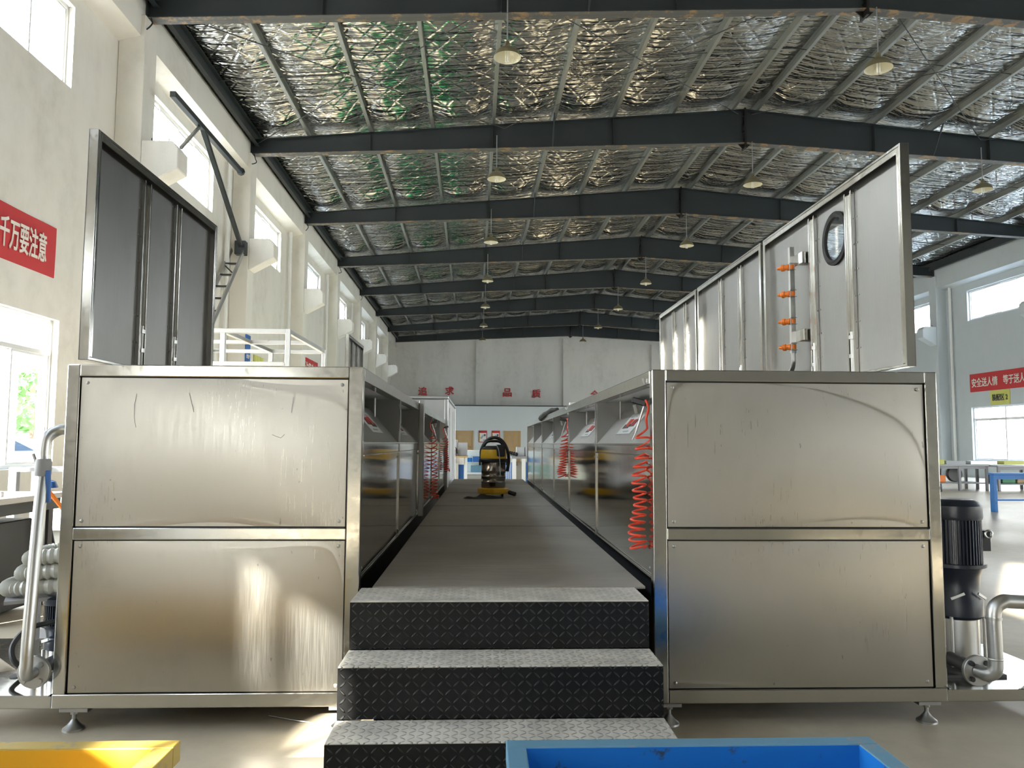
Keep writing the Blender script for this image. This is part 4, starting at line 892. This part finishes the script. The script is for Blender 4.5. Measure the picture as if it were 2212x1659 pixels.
# ================================================================== FAR END OF THE HALL (seen through the walkway)
def hbox(name, lab, cat, x0, x1, y0, y1, z0, z1, m, group=None, bev=.01):
    b = MB(True); b.box(x0, x1, y0, y1, z0, z1); return tag(b.build(name, m, None, bev, loc=hall(((x0+x1)/2, (y0+y1)/2, z0))), lab, cat, group)
o = thing('workbench', 'cluttered workbench with white and blue panels beyond the walkway, on the cabinet side', 'workbench', (-1.2, 20.4, 0), None, True)
b = MB(True); b.box(-2.2, -.14, 20, 21.2, .86, .9); b.build('bench_top', M['wood'], o)
for x in (-2.1, -.52, -.2):
    for y in (20.06, 21.1): b = MB(True); b.box(x-.04, x+.04, y-.04, y+.04, 0, .86); b.build('leg', M['white'], o)
b = MB(True); b.box(-.48, -.24, 20.05, 20.08, 0, .68); b.build('side_board', M['blue_plastic'], o)
b = MB(True); b.box(-.5, -.2, 20.02, 20.06, .68, .86); b.build('apron', M['cream'], o)
hbox('control_box', 'taller grey control box on the bench beyond the walkway', 'box', -.85, -.42, 20.4, 20.8, .901, 1.32, M['plastic_grey'], None); hbox('control_box', 'shorter grey control box on the bench beyond the walkway, before the wooden door', 'box', -.40, -.16, 20.4, 20.8, .901, 1.25, M['plastic_grey'], None)
o = thing('tool_bag', 'dark red tool bag with a black handle on the far bench', 'bag', (-.62, 20.2, .9), None, True); b = MB(True); b.box(-.80, -.46, 20.08, 20.36, .901, 1.10); b.build('body', paint('dark_red_cloth', (.12,.02,.02), .7), o, .03)
b = MB(True); b.tube([(-.76,20.2,1.09),(-.72,20.2,1.16),(-.5,20.2,1.16),(-.44,20.2,1.08),(-.42,20.2,.96)], .015, 8); b.build('handle', M['black'], o)
b = MB(True); b.grid(lambda u, v: (-1.0+.62*u, 19.94-.03*math.sin(u*17)-.02*v, .06+v*.66), 30, 4); b.box(-1.0,-.4,19.95,19.97,.06,.72); tag(b.build('hanging_cloth', M['cloth_white'], None, loc=hall((-.7, 19.95, .06))), 'off-white cloth hanging from the front of the far bench', 'cloth')
hbox('power_tool', 'black power tool lying under the top of the far bench', 'tool', -.85, -.5, 19.75, 19.93, .74, .86, M['black'])
o = thing('display_case', 'low glass display case with blue packs inside, beyond the walkway', 'display case', (.35, 30, 0), None, True)
b = MB(True)
for x in (-.35, 1.25):
    for y in (30, 30.8): b.box(x-.02, x+.02, y-.02, y+.02, .05, .95)
b.box(-.37, 1.27, 29.98, 30.82, .02, .10); b.box(-.37, 1.27, 29.98, 30.02, .93, .96); b.box(-.37, 1.27, 30.78, 30.82, .93, .96); b.build('frame', M['alu'], o)
b = MB(True); b.box(-.35, 1.25, 30.0, 30.006, .1, .93); b.build('front_glass', M['glass'], o)
b = MB(True); b.box(-.33, 1.23, 30.03, 30.78, .48, .495); b.build('shelf', M['white'], o)
b = MB(True); b.box(-.33, 1.23, 30.70, 30.72, .1, .93); b.build('back', M['office'], o)
for k, (x, m_, lab) in enumerate(((-.18, 'blue', 'bright blue pack at the end of the display case shelf'), (.12, 'blue_plastic', 'blue pack with a white label in the display case'), (.48, 'motor', 'navy pack in the display case, behind the vacuum cleaner'), (.85, 'white', 'white pack in the display case'))):
    hbox('pack', lab, 'box', x-.14, x+.14, 30.12, 30.45, .50, .66+.05*(k % 2), M[m_], 'packs in the display case')
hbox('pack', 'pale blue pack on the bottom of the display case', 'box', -.1, .5, 30.15, 30.5, .101, .36, M['blue_rim'])
o = thing('long_bench', 'long dark bench with rows of white legs and blue boards beyond the walkway', 'workbench', (1.6, 20.6, 0), None, True)
b = MB(True); b.box(1.0, 2.6, 19.9, 27.5, .84, .9); b.build('bench_top', M['grey_paint'], o)
for k in range(7):
    y = 19.95+k*1.2
    for x in (1.06, 2.5): b = MB(True); b.box(x-.05, x+.05, y-.05, y+.05, 0, .84); b.build('leg', M['white'], o)
    if k < 6: b = MB(True); b.box(1.02, 1.05, y+.1, y+1.1, .05, .72); b.build('side_board', M['blue_plastic'], o)
b = MB(True)
for x in (1.3, 1.62): b.box(x-.05, x+.05, 19.88, 19.92, 0, .84)
b.build('front_leg', M['white'], o); b = MB(True); b.box(1.36, 1.56, 19.9, 19.92, .05, .75); b.build('front_board', M['blue_plastic'], o)
hbox('control_box', 'grey control box on the dark bench, in front of the narrower wooden door', 'box', 1.13, 1.33, 20.1, 20.5, .901, 1.14, M['plastic_grey']); hbox('control_box', 'larger grey control box at the end of the dark bench, next to the light-lid machine', 'box', 1.36, 1.78, 20.1, 20.5, .901, 1.15, M['plastic_grey'])
for k in range(6):
    y = 20.0+k*1.15; b = MB(True); b.lathe([(.06,0),(.05,.09),(.02,.12),(.02,.17)], (1.09+.02*(k % 2), y, .66), n=10); b.lathe([(.03,.901-.66),(.05,.96-.66),(.02,1.0-.66)], (1.12, y, .66), n=10)
    tag(b.build('spray_bottle', M['black'], None, loc=hall((1.1, y, .66))), 'small black fitting at the edge of the dark bench, %s in its row' % ORD[k], 'fitting', 'black fittings along the dark bench')
# dark cloth and small box on top of the right machine
b = MB(); b.tube(bez([(.80,8.1,ZT+.02),(.79,8.6,ZT+.03),(.78,9.3,ZT+.01),(.77,10.0,ZT-.02)]), [.02]*8+[.03]*8+[.04]*8+[.02], 8) ; tag(b.build('dark_cloth', M['rubber'], None, loc=(.79, 9, ZT)), 'dark bundle lying along the top edge of the light-lid machine', 'cloth')
hbox2 = MB(); hbox2.box(.80, .95, 6.95, 7.02, ZT, ZT+.035); tag(hbox2.build('small_box', M['white'], None, .004, loc=(.87, 7, ZT)), 'small white box on the top rail of the light-lid machine', 'box')

# ================================================================== FAR SIDE OF THE HALL
def table(x0, x1, y0, y1, z, top, leg, lab, name='workbench', shelf=None):
    o = thing(name, lab, 'workbench', ((x0+x1)/2, (y0+y1)/2, 0), None, True)
    b = MB(True); b.box(x0, x1, y0, y1, z-.04, z); b.build('bench_top', M[top], o, .005)
    for x in (x0+.05, (x0+x1)/2, x1-.05):
        for y in (y0+.05, y1-.05): b = MB(True); b.box(x-.03, x+.03, y-.03, y+.03, 0, z-.04); b.build('leg', M[leg], o)
    b = MB(True); b.box(x0+.05, x1-.05, y0+.03, y0+.07, z-.12, z-.04); b.build('apron', M[leg], o)
    if shelf: b = MB(True); b.box(x0+.05, x1-.05, y0+.05, y1-.05, shelf-.03, shelf); b.build('lower_shelf', M[leg], o)
    return o
table(12.55, 14.2, 20.6, 21.6, .72, 'plastic_grey', 'grey_paint', 'grey workbench with a lower shelf, beside the end of the light-lid machine', shelf=.22)
table(14.3, 17.0, 20.4, 21.4, .70, 'plastic_grey', 'grey_paint', 'second grey workbench on the far side, behind the blue bench', shelf=.2)
hbox('box', 'yellow box on the grey workbench below the yellow sign', 'box', 12.7, 13.0, 20.7, 21.0, .721, .86, M['yellow_sign'])
for x0, x1, m_, lab in ((13.05, 13.6, 'plastic_grey', 'dark tray of parts next to the yellow box on the grey workbench'), (13.75, 14.5, 'cast', 'long grey tray on the joint of the two grey workbenches'), (14.7, 15.3, 'yellow_sign', 'flat yellow tray on the second grey workbench')):
    b = MB(True); z0 = .722; b.box(x0, x1, 20.7, 21.1, z0, z0+.012); [b.box(*q, z0+.012, z0+.09) for q in ((x0,x0+.012,20.7,21.1),(x1-.012,x1,20.7,21.1),(x0+.012,x1-.012,20.7,20.712),(x0+.012,x1-.012,21.088,21.1))]
    tag(b.build('parts_tray', M[m_], None, loc=hall(((x0+x1)/2, 20.9, z0))), lab, 'tray')
hbox('box', 'white box on the floor at the end of the light-lid machine', 'box', 12.05, 12.45, 20.3, 20.6, .15, .48, M['white']); hbox('pallet', 'dark pallet under the white box', 'pallet', 12.0, 12.6, 20.2, 20.8, 0, .15, M['dark_grey'])
o = thing('wheel_rim', 'dark round rim lying on the lower shelf of the grey workbench', 'rim', (13.45, 21.0, .22), None, True); b = MB(True); b.lathe([(.08,-.05),(.2,-.06),(.22,-.03),(.22,.03),(.2,.06),(.08,.05)], (13.45, 21.0, .445), (0,1,0), 24); b.build('ring', M['dark_grey'], o)
for x0, x1, h, m_, lab in ((12.8, 13.05, .22, 'orange', 'orange-brown canister on the lower shelf of the grey workbench'), (14.42, 14.62, .26, 'riser', 'black canister on the lower shelf of the second workbench'), (14.66, 15.05, .24, 'green_floor', 'green crate on the lower shelf of the second workbench'), (15.1, 15.4, .24, 'wood', 'brown carton on the lower shelf of the second workbench'), (15.45, 15.8, .22, 'grey_paint', 'grey box between the carton and the red box on the lower shelf'), (15.85, 16.5, .26, 'red', 'red box on the lower shelf behind the blue bench')):
    hbox('storage_box', lab, 'box', x0, x1, 20.75, 21.1, .201 if x0 > 14 else .221, .2+h, M[m_], None, .015)
table(9.72, 11.6, 14.0, 14.16, .73, 'blue', 'blue', 'narrow bright blue steel bench rack at the right edge of the photo', 'blue_bench', shelf=.24)
b = MB(True); pts = []
for k in range(60): a = k*.42; r = .10+.002*k; pts.append((10.0+r*math.cos(a)+.0, 17.2+r*.8*math.sin(a), .02+.012*(k/30)))
b.tube([(7.9,16.5,.015),(8.6,16.9,.015),(9.4,17.0,.015)]+pts, .012, 6); tag(b.build('air_tube', M['blue_plastic'], None, loc=hall((10,17.2,0))), 'thin blue air tube coiled on the floor of the far side', 'tube')
# thin wire on the floor beside the steps
b = MB(); b.tube(bez([(-.95,3.62,.006),(-.8,3.55,.006),(-.65,3.5,.006),(-.50,3.44,.006)]), .003, 6); tag(b.build('wire', M['cast'], None, loc=(-.7,3.5,0)), 'thin wire lying on the floor beside the bottom step', 'wire')

# ================================================================== OUTSIDE
b = MB(True); b.box(-24, -12, 15.5, 20.3, -.1, 14); b.box(-12, -11.7, 19.6, 20.3, -.1, 14); b.box(-12, -11.85, 15.5, 19.6, 7.9, 8.3)
tag(b.build('tiled_building', M['facade'], None, loc=hall((-17, 18, 0))), 'pale tiled building seen through the windows', 'building')
b = MB(True); b.box(-15, -12.5, 28.5, 48, -.1, 13); tag(b.build('tiled_building', M['facade'], None, loc=hall((-14, 41, 0))), 'added unseen block outside that keeps the sun off the far windows', 'building')  # unseen block added to keep sun patches off the office wall
o = thing('parked_car', 'white car parked outside the lower window', 'car', (-15.2, 26.2, -.1), None, True)
cx_, cy_ = -15.0, 25.4
b = MB(True); prof = [(-2.2,.35),(-2.25,.65),(-2.1,.85),(-1.2,.95),(-.6,1.38),(.9,1.40),(1.7,1.02),(2.2,.95),(2.3,.6),(2.2,.3)]
b.prism([(cx_+p[0]*.0+p[0], p[1]-.1) for p in prof], 1, cy_-.88, cy_+.88); b.build('car_body', M['car'], o, .08, 3)
b = MB(True); b.prism([(cx_+q, z-.1) for q, z in ((-1.1,.97),(-.55,1.34),(.85,1.35),(1.5,1.03))], 1, cy_-.9, cy_+.9); b.build('side_window', M['car_glass'], o)
for x in (-1.4, 1.4):
    for y in (-.8, .8): b = MB(True); b.lathe([(.1,-.1),(.3,-.1),(.33,-.06),(.33,.06),(.3,.1),(.1,.1)], (cx_+x, cy_+y, .23), (0,1,0), 20); b.build('wheel', M['rubber'], o)
def tree(x, y, h, r, lab, seed):
    o = thing('tree', lab, 'tree', (x, y, -.1), 'trees outside the windows', True); b = MB(True); b.tube([(x,y,-.1),(x+.1,y,h*.5),(x,y,h*.8)], [.16,.12,.05], 8); b.build('trunk', M['bark'], o)
    rd = random.Random(seed); b = MB(True)
    for k in range(420):
        a, t, q = rd.random()*6.28, rd.random(), rd.random()**.4; p = Vector((x+r*q*math.cos(a)*math.sin(math.pi*(.15+.8*t)), y+r*q*math.sin(a)*math.sin(math.pi*(.15+.8*t)), h*.35+h*.65*t)); d = Vector((rd.uniform(-1,1), rd.uniform(-1,1), rd.uniform(-1,1))).normalized(); e = d.orthogonal().normalized()*.13; d *= .22
        b.add([p-d, p+e, p+d, p-e], [(0,1,2,3)])
    b.build('foliage', M['leaf'], o)
tree(-21, 35, 4.2, 2.2, 'green tree outside the lower window', 1); tree(-24, 43, 5, 2.5, 'green tree further off outside the window', 2)
tree(-19.8, 31.0, 3.4, 1.1, 'small green tree behind the white car', 3)
